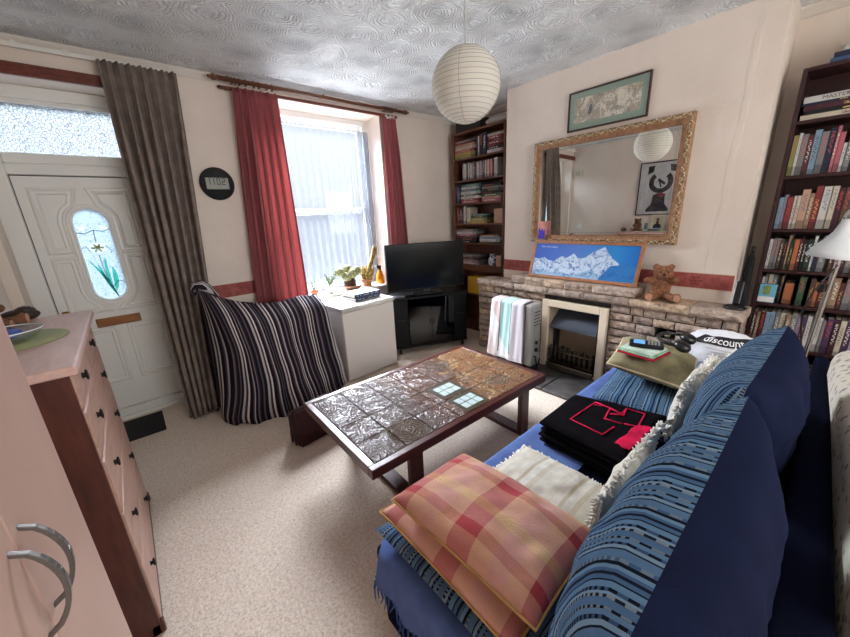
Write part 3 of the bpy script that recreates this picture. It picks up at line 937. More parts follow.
def towel(u, v):
    y = 1.724 + .36 * u
    L = v * .95          # length along the cloth; 0 = front hem ... over the top ... back
    H = .56
    z0 = .700
    wv = .006 * math.sin(u * 14) * min(1, abs(L - .6) * 3) + .004 * math.sin(u * 31 + L * 5)
    if L < H: x, z = 2.618 - .028 * (1 - L / H) + wv, z0 - .012 - (H - L)
    elif L < H + .16:
        t_ = (L - H) / .16; a = math.pi * t_
        x, z = 2.705 - .087 * math.cos(a), z0 - .012 + .016 * math.sin(a)
    else: x, z = 2.793 + wv * .5, z0 - .012 - (L - H - .16)
    yy = y + (.05 * (u - .35)) * max(0, 1 - L / H)
    return (x, yy, z)
grid(bm, towel, 30, 48, uvf=lambda u, v: (u * .36, abs(.56 - v * .95)))
o = obj('bath_towel', bm, towel_mat(), None, True, loc=(2.705, 1.9, .7)); o.modifiers.new('thick', 'SOLIDIFY').thickness = -.005
tag(o, 'pale pink, aqua and white towel draped over the oil radiator', 'towel')

# ================================================================== CHIMNEY WALL PICTURES
GILT = M('gilt_frame', (158, 126, 92), .38, .65, var=.3, vscale=60, bs=.5, bscale=70)
GILTD = M('gilt_inner_slope', (150, 110, 80), .45, .25, var=.15, vscale=30)
t = thing('wall_mirror', 'large gilt framed mirror with ornate moulding on the chimney breast', 'mirror', (XC, 1.38, 1.207))
y0, y1, z0, z1 = .772, 1.995, 1.207, 2.096
bm = nb()
def mould_yz(bm, y0, y1, z0, z1, prof):
    """prof: (inset, height off the wall)"""
    rings = []
    for iy, iz in ((0, 0), (1, 0), (1, 1), (0, 1)):
        r_ = []
        for d, hgt in prof:
            r_.append(bm.verts.new((XC - .002 - hgt, (y1 - d) if iy else (y0 + d), (z1 - d) if iz else (z0 + d))))
        rings.append(r_)
    n = len(prof)
    for i in range(4):
        A, B = rings[i], rings[(i + 1) % 4]
        for k in range(n - 1): bm.faces.new((A[k], A[k + 1], B[k + 1], B[k]))
mould_yz(bm, y0, y1, z0, z1, [(0, 0), (0, .035), (.008, .048), (.03, .05), (.036, .046)])
fr = obj('frame', bm, GILT, t, world=True)
bm = nb(); mould_yz(bm, y0, y1, z0, z1, [(.036, .046), (.058, .034), (.066, .036), (.070, .006)]); obj('inner_slope', bm, GILTD, t, world=True)
bm = nb()
def orn(a, b_):
    a = Vector(a); b_ = Vector(b_); L = (b_ - a).length; d = (b_ - a) / L; n_ = int(L / .018)
    s = Vector((1, 0, 0)).cross(d)
    for k in range(n_):
        p_ = a + d * (L * (k + .5) / n_) + s * (.009 * math.sin(k * 1.3))
        ang = .7 if k % 2 else -.7
        Mx = Matrix((( 1, 0, 0), (0, d.y, s.y), (0, d.z, s.z))).to_4x4() @ Matrix.Rotation(ang, 4, 'X')
        ell(bm, p_, (.007, .013, .005), 1, Mx)
m_ = .017
xo = XC - .052
orn((xo, y0 + m_, z0 + m_), (xo, y1 - m_, z0 + m_)); orn((xo, y0 + m_, z1 - m_), (xo, y1 - m_, z1 - m_)); orn((xo, y0 + m_, z0 + m_), (xo, y0 + m_, z1 - m_)); orn((xo, y1 - m_, z0 + m_), (xo, y1 - m_, z1 - m_))
obj('leaf_moulding', bm, M('bright_gilt', (200, 188, 164), .34, .7, var=.3, vscale=90), fr, True, world=True)
mg = M('mirror_silver', (250, 251, 249), .0, 1.0)
bm = nb(); box(bm, -.002, .002, y0 + .066 - 1.3835, y1 - .066 - 1.3835, z0 + .066 - 1.6515, z1 - .066 - 1.6515)
bm.transform(Matrix.Translation((XC - .019, 1.3835, 1.6515)) @ Matrix.Rotation(R(.95), 4, 'Z') @ Matrix.Rotation(R(.35), 4, 'Y'))
obj('mirror_glass', bm, mg, t, world=True)
bm = nb()
for (a, b_, c, d) in ((y0 + .069, y1 - .069, z1 - .090, z1 - .0885), (y0 + .069, y1 - .069, z0 + .0885, z0 + .090)): box(bm, XC - .0325, XC - .0315, a, b_, c, d)
for (a, b_) in ((y0 + .0885, y0 + .090), (y1 - .090, y1 - .0885)): box(bm, XC - .0325, XC - .0315, a, b_, z0 + .069, z1 - .069)
obj('bevel_line', bm, M('bevel_edge', (190, 192, 190), .15, .9), t, world=True)

# crowd print in green mount
def print_mat():
    m, n, l, b = base('crowd_sketch_print', .7)
    v = coords(n, l, 'Object', (1, 1, .8))
    sp_ = n.new('ShaderNodeSeparateXYZ'); l.new(v, sp_.inputs[0])
    big = nz(n, l, v, 17, 2, .5, 1.0); fine = nz(n, l, v, 75, 4, .7, 1.5); hue = nz(n, l, v, 34, 2, .5, .8)
    f = mth(n, l, 'ADD', mth(n, l, 'MULTIPLY', big, .55), mth(n, l, 'MULTIPLY', fine, .6))
    ink = ramp(n, l, hue, [(.34, lin((74, 72, 76))), (.44, lin((126, 132, 92))), (.52, lin((150, 124, 100))), (.6, lin((120, 82, 74))), (.7, lin((176, 164, 100)))])
    k = ramp(n, l, f, [(.50, (0, 0, 0, 1)), (.58, (1, 1, 1, 1))])
    l.new(mixc(n, l, mth(n, l, 'MULTIPLY', k, .8), lin((222, 214, 196)), ink), b.inputs['Base Color'])
    return m
t = thing('framed_print', 'narrow framed print with green mount hanging above the gilt mirror', 'picture', (XC, 1.384, 2.13))
y0, y1, z0, z1 = 1.076, 1.693, 2.131, 2.428
FRAMEB = wood('dark_picture_frame', (44, 26, 26), (66, 42, 38), .35)
bm = nb(); ring_frame(bm, y0, z0, y1, z1, .012, XC - .022, XC - .002); obj('frame', bm, FRAMEB, t, world=True)
bm = nb(); box(bm, XC - .014, XC - .004, y0 + .012, y1 - .012, z0 + .012, z1 - .012); obj('mount', bm, M('sage_green_mount', (128, 150, 130), .7), t, world=True)
ay0, ay1, az0, az1 = y0 + .055, y1 - .055, z0 + .058, z1 - .055
bm = nb(); box(bm, XC - .0148, XC - .0138, ay0, ay1, az0, az1); ap = obj('paper', bm, print_mat(), t, world=True)
bm = nb(); yk, zk = ay1 - .135, az0 + .045
poly(bm, [(XC - .0162, yk + a, zk + b_) for a, b_ in ((.0, 0), (.022, .01), (.016, .05), (.004, .075), (-.012, .07), (-.012, .03))]); obj('dark_figure', bm, M('sketch_navy', (62, 64, 74), .8), ap, world=True, recalc=False)
bm = nb(); box(bm, XC - .0185, XC - .0172, y0 + .0122, y1 - .0122, z0 + .0122, z1 - .0122); obj('glass', bm, PANE, t, world=True)

# mountain panorama leaning on the mantel
Y0m, Y1m = .948, 1.918
Hm = .352
base_p = Vector((2.982, Y1m, .8835)); lean = Vector((.108, 0, .337)).normalized()
TM = frame3(base_p, (0, -1, 0), lean)     # local x to the right in the photo, y up the picture, z towards the room
t = thing('mountain_picture', 'wide wood framed photograph of snowy mountains leaning on the mantel', 'picture', tuple(base_p))
FW = wood('orange_wood_frame', (142, 92, 62), (178, 122, 86), .35, (8, 8, 8))
W = Y1m - Y0m
def lb(bm, x0, x1, y0, y1, z0, z1, bev=.002):
    tb = bmesh.new(); box(tb, x0, x1, y0, y1, z0, z1, bev); tb.transform(TM)
    me = bpy.data.meshes.new('t'); tb.to_mesh(me); tb.free(); bm.from_mesh(me); bpy.data.meshes.remove(me)
tz = .018
bm = nb(); fwid = .028
lb(bm, 0, W, 0, fwid, -tz + .02, tz); lb(bm, 0, W, Hm - fwid, Hm, -tz + .02, tz); lb(bm, 0, fwid, fwid, Hm - fwid, -tz + .02, tz); lb(bm, W - fwid, W, fwid, Hm - fwid, -tz + .02, tz)
obj('frame', bm, FW, t, world=True)
def sky_mat():
    m, n, l, b = base('printed_blue_sky', .35)
    u, v, uv = uvsplit(n, l)
    l.new(ramp(n, l, u, [(0, lin((34, 84, 186))), (.45, lin((80, 122, 196))), (.8, lin((36, 130, 200))), (1, lin((24, 104, 184)))]), b.inputs['Base Color'])
    return m
bm = nb(); grid(bm, lambda u, v: TM @ Vector((fwid + (W - 2 * fwid) * u, fwid + (Hm - 2 * fwid) * v, .010)), 2, 2); ph = obj('photograph', bm, sky_mat(), t, world=True)
def snow_mat(nm, lo, hi, sc):
    m, n, l, b = base(nm, .35)
    v = coords(n, l, 'UV', (1, 1, 1))
    f = nz(n, l, v, sc, 6, .7, 1.2)
    l.new(ramp(n, l, f, [(.38, lin(lo)), (.52, lin(hi)), (.62, lin(hi)), (.75, lin(lo))]), b.inputs['Base Color'])
    return m
ridge = [(0, .53), (.06, .50), (.11, .57), (.16, .48), (.22, .45), (.30, .62), (.36, .58), (.42, .73), (.47, .58), (.53, .60), (.60, .78), (.70, .95), (.74, .78), (.79, .62), (.84, .52), (.92, .34), (1, .26)]
def mtn(nm, rg, z, mat):
    bm = nb(); uvl = bm.loops.layers.uv.verify()
    iw, ih = W - 2 * fwid, Hm - 2 * fwid
    top, bot = [], []
    for x, y in rg:
        top.append(bm.verts.new(TM @ Vector((fwid + iw * x, fwid + ih * y, z)))); bot.append(bm.verts.new(TM @ Vector((fwid + iw * x, fwid, z))))
    for k in range(len(rg) - 1):
        f = bm.faces.new((bot[k], bot[k + 1], top[k + 1], top[k]))
        for lp, (x, y) in zip(f.loops, ((rg[k][0], 0), (rg[k + 1][0], 0), rg[k + 1], rg[k])): lp[uvl].uv = (x * 2.8, y * .9)
    return obj(nm, bm, mat, ph, world=True)
mtn('printed_mountain', ridge, .0108, snow_mat('printed_snow_peaks', (52, 102, 166), (196, 213, 230), 9))
mtn('printed_foothill', [(0, .12), (.1, .18), (.2, .1), (.3, .14), (.45, .06), (.55, .2), (.62, .3), (.68, .14), (.8, .12), (.95, .16), (1, .2)], .0112, snow_mat('printed_blue_slopes', (38, 92, 150), (150, 184, 214), 9))
mtn('printed_haze', [(.70, .05), (.78, .42), (.86, .46), (.93, .5), (1, .42)], .0116, snow_mat('printed_blue_haze', (30, 98, 168), (44, 118, 184), 5))
text('picture_title', 'The Himalaya', .022, M('title_white', (220, 228, 240), .5), ph, TM @ Matrix.Translation((fwid + .05, Hm - fwid - .03, .0122)), 'LEFT', .0001, sx=1.4)
# postcard behind it
t = thing('greeting_card', 'small pink and blue card standing in the mirror corner behind the mountain picture', 'card', (3.083, 1.86, 1.236))
bm = nb(); box(bm, 3.078, 3.081, 1.822, 1.893, 1.238, 1.400); obj('card', bm, M('card_pink', (216, 148, 140), .6, var=.1, vscale=20), t, world=True)
bm = nb(); poly(bm, [(3.0775, 1.893 - .071 * u, 1.238 + v) for u, v in ((0, 0), (1, 0), (1, .09), (.8, .07), (.6, .10), (.35, .075), (.15, .105), (0, .08))]); obj('printed_flowers', bm, M('card_blue', (64, 52, 170), .6, var=.3, vscale=60), t, world=True, recalc=False)

# ================================================================== TEDDIES
def plush(name, col):
    m, n, l, b = base(name, 1.0, 0, .1)
    v = coords(n, l)
    f = nz(n, l, v, 60, 4, .7)
    d = tuple(c * .62 for c in col); u = tuple(min(255, c * 1.2) for c in col)
    l.new(ramp(n, l, f, [(.3, lin(d)), (.7, lin(u))]), b.inputs['Base Color'])
    bump(n, l, b, nz(n, l, v, 170, 3), 1.0, .01)
    return m
def bear(name, label, loc, rz, s, col, pose):
    t = thing(name, label, 'teddy bear', loc, rz)
    bm = nb()
    E_ = lambda c, r_: ell(bm, tuple(k * s for k in c), tuple(k * s for k in r_), 3)
    E_((0, 0, .36), (.26, .24, .34)); E_((0, .05, .80), (.25, .23, .22))
    E_((-.19, .03, .98), (.10, .06, .10)); E_((.19, .03, .98), (.10, .06, .10)); E_((0, .25, .75), (.12, .11, .10))
    for sg, (ax, ay, az) in pose['arms']:
        for k in range(5):
            f = k / 4; E_((sg * .2 + ax * f, .05 + ay * f, .55 + az * f), (.10, .10, .10))
    for sg in (-1, 1):
        for k in range(5):
            f = k / 4; E_((sg * (.15 + .16 * f), .12 + .36 * f, .13), (.125, .12, .125))
        E_((sg * .33, .54, .17), (.13, .08, .16))
    o = obj('body', bm, plush(name + '_plush', col), t, True)
    m = o.modifiers.new('skin', 'REMESH'); m.mode = 'VOXEL'; m.voxel_size = .014 * s / .27 * .9; m.use_smooth_shade = True
    m2 = o.modifiers.new('soft', 'SMOOTH'); m2.factor = .5; m2.iterations = 4
    for sg in (-1, 1):
        bm = nb(); ell(bm, (sg * .09 * s, .262 * s, .86 * s), (.026 * s, .02 * s, .03 * s)); obj('eye', bm, BLACK, t, True)
    bm = nb(); ell(bm, (0, .36 * s, .79 * s), (.045 * s, .025 * s, .03 * s)); obj('nose', bm, BLACK, t, True)
    for sg in (-1, 1):
        bm = nb(); ell(bm, (sg * .33 * s, .615 * s, .17 * s), (.085 * s, .012 * s, .11 * s)); obj('paw_pad', bm, M('paw_pad_tan', (176, 132, 102), .9), t, True)
    return t
bear('teddy_bear', 'brown teddy bear sitting at the right end of the stone mantel', (3.03, .80, .806), R(90 + 22), .255, (146, 100, 76),
     {'arms': [(-1, (-.10, .30, .10)), (1, (.20, .22, .06))]})

# cordless phone in its cradle
t = thing('phone_in_cradle', 'silver and black cordless phone upright in its cradle on the mantel end', 'phone', (3.04, .36, .806))
bm = nb(); lathe(bm, [(0, 0), (.06, 0), (.062, .008), (.045, .022), (.02, .028), (0, .028)], 24); obj('cradle', bm, BLACK, t, True)
PM = Matrix.Rotation(R(-14), 4, 'Y') @ Matrix.Translation((0, 0, .10))
bm = nb(); obox(bm, Matrix.Rotation(R(14), 4, 'Y') @ Matrix.Translation((.0, 0, .105)), .024, .046, .155, .008, 2); hs = obj('handset', bm, BLACK, t)
bm = nb(); obox(bm, Matrix.Rotation(R(14), 4, 'Y') @ Matrix.Translation((-.006, .021, .105)), .020, .008, .16, .003, 1); obj('silver_edge', bm, M('silver_plastic', (178, 180, 186), .35), hs)
t = thing('tall_black_bag', 'tall narrow black bag standing in the gap between chimney breast and dark bookcase', 'bag', (3.22, .352, 0))
bm = nb(); tube(bm, [(3.20, .352, .0), (3.205, .352, .3), (3.22, .352, .75), (3.23, .352, 1.12), (3.235, .352, 1.16)], [.008, .028, .03, .022, .008], 12); obj('body', bm, M('black_cloth', (14, 14, 16), .9), t, True, world=True)
bm = nb(); tube(bm, [(3.235, .352, 1.15), (3.24, .352, 1.20)], .012, 8); obj('handle', bm, BLACK, t, True, world=True)

# ================================================================== BOOKCASES AND BOOKS
BOOKC = {
 'white': (206, 202, 196), 'cream': (206, 192, 164), 'grey': (128, 126, 128), 'black': (28, 28, 32), 'navy': (34, 42, 74), 'blue': (56, 92, 146), 'pale blue': (120, 158, 188),
 'red': (156, 42, 46), 'dark red': (98, 32, 36), 'pink': (196, 92, 108), 'orange': (198, 104, 50), 'yellow': (206, 172, 66), 'olive': (146, 142, 66), 'green': (60, 96, 62), 'dark green': (34, 58, 46),
 'teal': (74, 134, 142), 'purple': (82, 46, 92), 'brown': (98, 66, 48), 'tan': (164, 126, 92), 'lilac': (160, 140, 170), 'peach': (206, 152, 122), 'maroon': (78, 28, 44)}
for _k, _c in list(BOOKC.items()):
    g_ = sum(_c) / 3
    BOOKC[_k] = tuple((v * .72 + g_ * .28) * .92 for v in _c)
def book_mat(c, lying, k):
    nm = 'book_%s_%s_%d' % (c.replace(' ', '_'), 'lying' if lying else 'upright', k)
    if nm in MATS: return MATS[nm]
    m, n, l, b = base(nm, .5, 0, .4)
    col = BOOKC[c]
    light = sum(col) > 380
    acc = {0: (240, 236, 226) if not light else (50, 46, 50), 1: (212, 180, 110) if not light else (120, 40, 44), 2: (200, 90, 80) if not light else (60, 90, 130)}[k]
    v = coords(n, l, 'Generated')
    s = n.new('ShaderNodeSeparateXYZ'); l.new(v, s.inputs[0])
    a = s.outputs[1] if lying else s.outputs[2]     # along the spine
    o = s.outputs[2] if lying else s.outputs[1]
    lo, hi = ((.30, .86), (.22, .70), (.45, .92))[k]
    band = mth(n, l, 'MULTIPLY', mth(n, l, 'GREATER_THAN', a, lo), mth(n, l, 'LESS_THAN', a, hi))
    mid = mth(n, l, 'LESS_THAN', mth(n, l, 'ABSOLUTE', mth(n, l, 'SUBTRACT', o, .5)), .22)
    ob = coords(n, l, 'Object', (1, 60, 130) if not lying else (1, 130, 60))
    tx = mth(n, l, 'GREATER_THAN', nz(n, l, ob, 1.0, 1), .52)
    f = mth(n, l, 'MULTIPLY', mth(n, l, 'MULTIPLY', band, mid), tx)
    base_c = mixc(n, l, mth(n, l, 'MULTIPLY', mth(n, l, 'LESS_THAN', a, .12 + .05 * k), .7), lin(col), lin(tuple(c_ * .6 for c_ in col)))
    l.new(mixc(n, l, mth(n, l, 'MULTIPLY', f, .75), base_c, lin(acc)), b.inputs['Base Color'])
    MATS[nm] = m
    return m
PAGES = M('book_pages', (222, 212, 192), .9)
def book(label, group, xf, y0, y1, z0, z1, depth, colr, lying=False, detail=True, tilt=0.0, cat='book', name='book', k=None):
    k = rnd.randrange(3) if k is None else k
    bm = nb()
    yc = (y0 + y1) / 2
    w = (y1 - y0) / 2; h = z1 - z0
    mat = book_mat(colr, lying, k)
    def T(b_):
        if tilt: b_.transform(Matrix.Rotation(tilt, 4, 'X'))
        return b_
    if not detail:
        box(bm, 0, depth, -w, w, 0, h, min(.003, w * .3, h * .3))
        o = obj(name, T(bm), mat); o.location = (xf, yc, z0); WM[o.name] = Matrix.Translation((xf, yc, z0))
    else:
        c = .0025
        if not lying:
            box(bm, 0, .004, -w, w, 0, h, .0015); box(bm, .0038, depth, -w, -w + c, 0, h); box(bm, .0038, depth, w - c, w, 0, h)
        else:
            box(bm, 0, .004, -w, w, 0, h, .0015); box(bm, .0038, depth, -w, w, 0, c); box(bm, .0038, depth, -w, w, h - c, h)
        o = obj(name, T(bm), mat); o.location = (xf, yc, z0); WM[o.name] = Matrix.Translation((xf, yc, z0))
        bm = nb()
        if not lying: box(bm, .004, depth - .004, -w + c, w - c, .003, h - .003)
        else: box(bm, .004, depth - .004, -w + .003, w - .003, c, h - c)
        obj('pages', T(bm), PAGES, o)
    tag(o, label, cat, group)
    return o

def bookcase(name, label, xf, xb, y0, y1, ztop, shelves, mat, st, loc, bottom_face=None):
    """shelves: z of each shelf's upper face; st = side thickness"""
    t = thing(name, label, 'bookcase', loc)
    for a, b_ in ((y0, y0 + st), (y1 - st, y1)):
        bm = nb(); box(bm, xf, xb, a, b_, 0.001, ztop, .003); obj('side_panel', bm, mat, t, world=True)
    bm = nb(); box(bm, xf, xb, y0 + st, y1 - st, ztop - .022, ztop, .002); obj('top', bm, mat, t, world=True)
    bm = nb(); box(bm, xb - .006, xb, y0 + st, y1 - st, .08, ztop - .022); obj('back_panel', bm, mat, t, world=True)
    for z in shelves:
        th = .02
        if bottom_face and abs(z - bottom_face[0]) < 1e-6: th = bottom_face[1]
        bm = nb(); box(bm, xf + .002, xb - .006, y0 + st, y1 - st, z - th, z, .002); obj('shelf', bm, mat, t, world=True)
    bm = nb(); box(bm, xf + .01, xf + .025, y0 + st, y1 - st, .001, .07); obj('plinth', bm, mat, t, world=True)
    return t
# ---- the dark bookcase right of the chimney breast
DW = wood('dark_mahogany_shelf', (40, 17, 19), (58, 26, 27), .4, (3, 14, 3))
RF, RB, RY0, RY1 = 3.30, 3.552, -.62, .312
RS = [1.95, 1.637, 1.309, 1.043, .812, .515, .24, .07]
bookcase('bookcase', 'tall dark mahogany bookcase right of the chimney breast, packed with books', RF, RB, RY0, RY1, 2.235, RS, DW, .022, (3.4, -.15, 0))
yl = RY1 - .022 - .004           # leftmost free position (photo left)
def row(shelf, zs, specs, where, xoff=.012, detail=True, start=None, dep=.17, limit=None, gname=None, case='dark'):
    """specs: (colour, thickness, height) from the photo's left to the right"""
    y = (start if start is not None else yl)
    lim = limit if limit is not None else RY0 + .03
    for i, (c, th, h) in enumerate(specs):
        if y - th < lim: break
        lab = '%s book standing %s from the left on the %s bookcase\'s %s shelf' % (c, ordn(i), case, where)
        book(lab, gname or 'books standing on the %s bookcase' % case, RF + xoff + rnd.uniform(0, .012) if case == 'dark' else LF + xoff + rnd.uniform(0, .01), y - th, y, zs + .0006, zs + h, dep, c, False, detail)
        y -= th + .0012
    return y
def filler(n, q, hmin, hmax, cols):
    return [(q.choice(cols), q.uniform(.014, .034), q.uniform(hmin, hmax)) for _ in range(n)]
q = random.Random(3)
ALL = list(BOOKC)
DULL = ['grey', 'black', 'brown', 'white', 'tan', 'dark green', 'navy', 'dark red', 'cream', 'maroon']
# lying stack on top of the bookcase
zt = 2.2355
for i, (c, h, y0, y1, d) in enumerate((('blue', .022, -.25, .21, .21), ('navy', .026, -.27, .20, .2), ('white', .022, -.25, .165, .19), ('cream', .03, -.22, .14, .18))):
    book('%s book lying %s from the bottom in the pile on the dark bookcase\'s top' % (c, ordn(i)), 'books piled on top of the dark bookcase', RF + .01, y0, y1, zt, zt + h, d, c, True); zt += h + .0006
# first shelf: lying pile with the MASTER MIND spine
zt = 1.9506
pile = (('cream', .028, .006, -.26), ('black', .02, .02, -.24), ('maroon', .03, .012, -.25), ('navy', .012, .0, -.22), ('white', .034, .006, -.28))
for i, (c, h, off, ye) in enumerate(pile):
    o = book('%s book lying %s from the bottom in the pile on the dark bookcase\'s highest shelf' % (c, ordn(i)), 'books piled on the dark bookcase\'s highest shelf', RF + .012, ye, yl - off, zt, zt + h, .2, c, True, k=1)
    if c == 'white':
        TT = Matrix(((0, 0, -1, RF + .0115), (-1, 0, 0, (yl - off) - .075), (0, 1, 0, zt + h / 2), (0, 0, 0, 1)))
        text('spine_title', 'MASTER MIND', .026, M('ink_black', (40, 36, 38), .6), o, TT, 'LEFT', .0002, sx=1.15)
    zt += h + .0006
yend = row(0, 1.637, [('olive', .022, .235), ('white', .014, .245), ('grey', .026, .235), ('dark red', .022, .228), ('pale blue', .028, .25), ('grey', .03, .235), ('navy', .028, .25), ('pink', .014, .255), ('pink', .02, .22), ('white', .016, .16), ('grey', .022, .22), ('dark green', .022, .25), ('yellow', .05, .22)] + filler(20, q, .2, .25, DULL), 'second')
row(0, 1.309, [('pale blue', .022, .20), ('lilac', .014, .215), ('red', .026, .20), ('white', .014, .205), ('cream', .016, .205), ('peach', .034, .24), ('tan', .02, .215), ('red', .03, .255), ('white', .036, .25), ('cream', .024, .25), ('maroon', .026, .24), ('brown', .026, .24), ('grey', .02, .245), ('white', .034, .255), ('cream', .03, .25)] + filler(20, q, .2, .25, DULL), 'third')
row(0, 1.043, [('white', .016, .20), ('grey', .018, .205), ('grey', .016, .205), ('brown', .016, .20), ('black', .016, .19), ('tan', .012, .225), ('dark green', .016, .20), ('orange', .022, .2), ('dark red', .018, .205), ('black', .014, .2), ('dark green', .026, .2), ('white', .012, .222), ('navy', .02, .2)] + filler(24, q, .17, .22, DULL), 'fourth')
y5 = row(0, .812, [('white', .014, .17), ('grey', .016, .19), ('cream', .022, .19), ('grey', .02, .185), ('black', .018, .17), ('tan', .012, .18)], 'fifth', xoff=.07, dep=.15)
book('orange red book standing beside the tan one on the dark bookcase\'s fifth shelf', 'books standing on the dark bookcase', RF + .04, y5 - .055, y5 - .012, .8126, .955, .16, 'orange')
o = book('green magazine file with white print on the dark bookcase\'s fifth shelf', 'books standing on the dark bookcase', RF + .02, y5 - .105, y5 - .075, .8126, 1.0, .17, 'green')
row(0, .812, filler(24, q, .16, .2, ['grey', 'black', 'brown', 'orange', 'dark red', 'tan']), 'fifth right half', xoff=.03, start=y5 - .125)
row(0, .515, [('brown', .02, .23), ('tan', .02, .225), ('dark red', .022, .23), ('pale blue', .022, .23), ('pale blue', .024, .235), ('grey', .024, .235), ('cream', .026, .235), ('tan', .024, .23), ('grey', .03, .235), ('lilac', .018, .225), ('purple', .022, .23), ('white', .02, .235), ('navy', .02, .235), ('white', .024, .235), ('grey', .016, .22), ('purple', .03, .235), ('maroon', .026, .24), ('cream', .024, .23), ('purple', .028, .23), ('lilac', .02, .225), ('orange', .03, .23)] + filler(14, q, .2, .24, DULL), 'sixth')
row(0, .24, filler(40, q, .18, .23, DULL), 'seventh', detail=False)
# facing box on the fifth shelf
t = thing('blue_card_box', 'small light blue and white box facing out at the dark bookcase\'s left edge', 'box', (RF + .03, .245, .8126))
bm = nb(); box(bm, -.012, .022, -.045, .04, 0, .125, .002); obj('body', bm, M('card_blue_box', (110, 176, 206), .5), t)
bm = nb(); box(bm, -.0132, -.0122, -.043, .038, .003, .04); obj('white_band', bm, M('card_white', (232, 232, 230), .5), t)
bm = nb(); box(bm, -.0136, -.0126, -.018, .018, .055, .115); pl_ = obj('printed_picture', bm, M('card_green_print', (120, 140, 80), .5, var=.3, vscale=60), t)

# ---- the brown bookcase left of the chimney breast
BW = wood('brown_bookcase_wood', (82, 48, 34), (112, 68, 48), .4, (3, 14, 3))
LF, LB_, LY0, LY1 = 3.33, 3.552, 2.49, 3.285
LS = [2.142, 1.895, 1.628, 1.384, 1.148, .879, .50, .08]
bookcase('bookcase', 'brown bookcase left of the chimney breast, behind the television', LF, LB_, LY0, LY1, 2.43, LS, BW, .024, (3.44, 2.9, 0), (.879, .075))
LL = LY1 - .024 - .004
G = 'books in the brown bookcase'
def stack(zs, items, y1, wid, where, dep=.16, side='left', name='book', noun='book'):
    z = zs + .0006
    q_ = random.Random(int(zs * 100))
    for i, (c, h) in enumerate(items):
        w = wid * q_.uniform(.9, 1.0)
        book('%s %s lying %s from the bottom in the brown bookcase\'s %s %s pile' % (c, noun, ordn(i), where, side), G, LF + .012 + q_.uniform(0, .015), y1 - w, y1 - q_.uniform(0, .006), z, z + h, dep, c, True, False)
        z += h + .0005
def lrow(zs, specs, where, start, limit, xoff=.012):
    y = start
    for i, (c, th, h) in enumerate(specs):
        if y - th < limit: break
        book('%s book standing %s from the left on the brown bookcase\'s %s shelf' % (c, ordn(i), where), G, LF + xoff + rnd.uniform(0, .008), y - th, y, zs + .0006, zs + h, .15, c, False, False)
        y -= th + .001
    return y
stack(2.142, [('olive', .035), ('yellow', .03), ('pink', .03), ('cream', .03), ('peach', .03), ('dark red', .02), ('grey', .02)], LL, .34, 'top', .17)
ye = lrow(2.142, [('black', .022, .22), ('white', .02, .2), ('black', .05, .22), ('navy', .05, .225)], 'top', LL - .35, 2.52)
stack(2.142, [('white', .035), ('black', .028), ('dark red', .022), ('red', .03), ('maroon', .02), ('red', .035), ('cream', .025)], ye - .006, ye - .006 - 2.52, 'top', .17, 'right')
lrow(1.895, [(c, q.uniform(.018, .026), q.uniform(.175, .195)) for c in ['grey', 'white', 'white', 'black', 'white', 'grey', 'white', 'lilac', 'grey', 'black', 'grey', 'white', 'grey', 'lilac', 'grey', 'brown', 'white', 'pink', 'white', 'pink', 'peach', 'maroon', 'white', 'white']], 'second', LL - .12, 2.52)
y3 = lrow(1.628, [('navy', .03, .22), ('blue', .024, .2), ('navy', .03, .21)], 'third', LL, 2.52)
stack(1.628, [('pink', .03), ('red', .02), ('white', .028), ('green', .022), ('white', .03), ('teal', .03), ('white', .022), ('teal', .03)], y3 - .004, .32, 'third', .17)
stack(1.628, [('pink', .034), ('peach', .024), ('green', .028), ('black', .025), ('dark green', .03), ('grey', .022), ('black', .03)], y3 - .334, y3 - .334 - 2.52, 'third', .17, 'right')
y4 = lrow(1.384, [('orange', .026, .19), ('dark red', .03, .19), ('purple', .03, .195), ('maroon', .026, .19), ('white', .03, .21), ('grey', .022, .21), ('cream', .05, .19)], 'fourth', LL - .02, 2.52)
stack(1.384, [('yellow', .035), ('olive', .028), ('green', .026), ('teal', .02)], y4 - .006, .28, 'fourth', .17)
bm = nb(); box(bm, 0, .15, -.06, .06, 0, .16, .004); o = obj('storage_box', bm, M('tan_cardboard', (170, 138, 112), .8), None, loc=None); o.location = (LF + .015, 2.585, 1.3846); tag(o, 'tan cardboard box standing at the right of the brown bookcase\'s fourth shelf', 'box')
stack(1.148, [('black', .03), ('maroon', .03), ('purple', .022), ('pink', .022), ('white', .03), ('grey', .028)], LL, .36, 'fifth', .17)
stack(1.148, [('green', .02), ('white', .03), ('pale blue', .025), ('tan', .02)], LL - .39, LL - .39 - 2.525, 'fifth', .17, 'right')
stack(.879, [('white', .02), ('pink', .018), ('grey', .02), ('maroon', .022), ('brown', .02), ('grey', .02)], LL - .02, .40, 'sixth', .19)
t = thing('china_jug', 'blue and white china ornament on the brown bookcase\'s sixth shelf', 'ornament', (LF + .07, 2.70, .8796))
bm = nb(); lathe(bm, [(0, 0), (.035, 0), (.055, .04), (.05, .08), (.03, .11), (.034, .14), (.028, .14), (0, .10)], 20)
def china():
    m, n, l, b = base('blue_white_china', .25)
    l.new(ramp(n, l, nz(n, l, coords(n, l), 28, 3), [(.45, lin((220, 222, 226))), (.55, lin((90, 110, 140)))]), b.inputs['Base Color']); return m
obj('body', bm, china(), t, True)
bm = nb(); tube(bm, [(0, -.03, .12), (0, -.065, .11), (0, -.075, .08), (0, -.05, .05)], .008, 8); obj('handle', bm, MATS.get('x') or china(), t, True)
bm = nb(); box(bm, 0, .12, -.04, .04, 0, .13, .004); o = obj('storage_box', bm, MATS['tan_cardboard']); o.location = (LF + .02, 2.575, .8796); tag(o, 'small tan box beside the china ornament on the brown bookcase\'s sixth shelf', 'box')
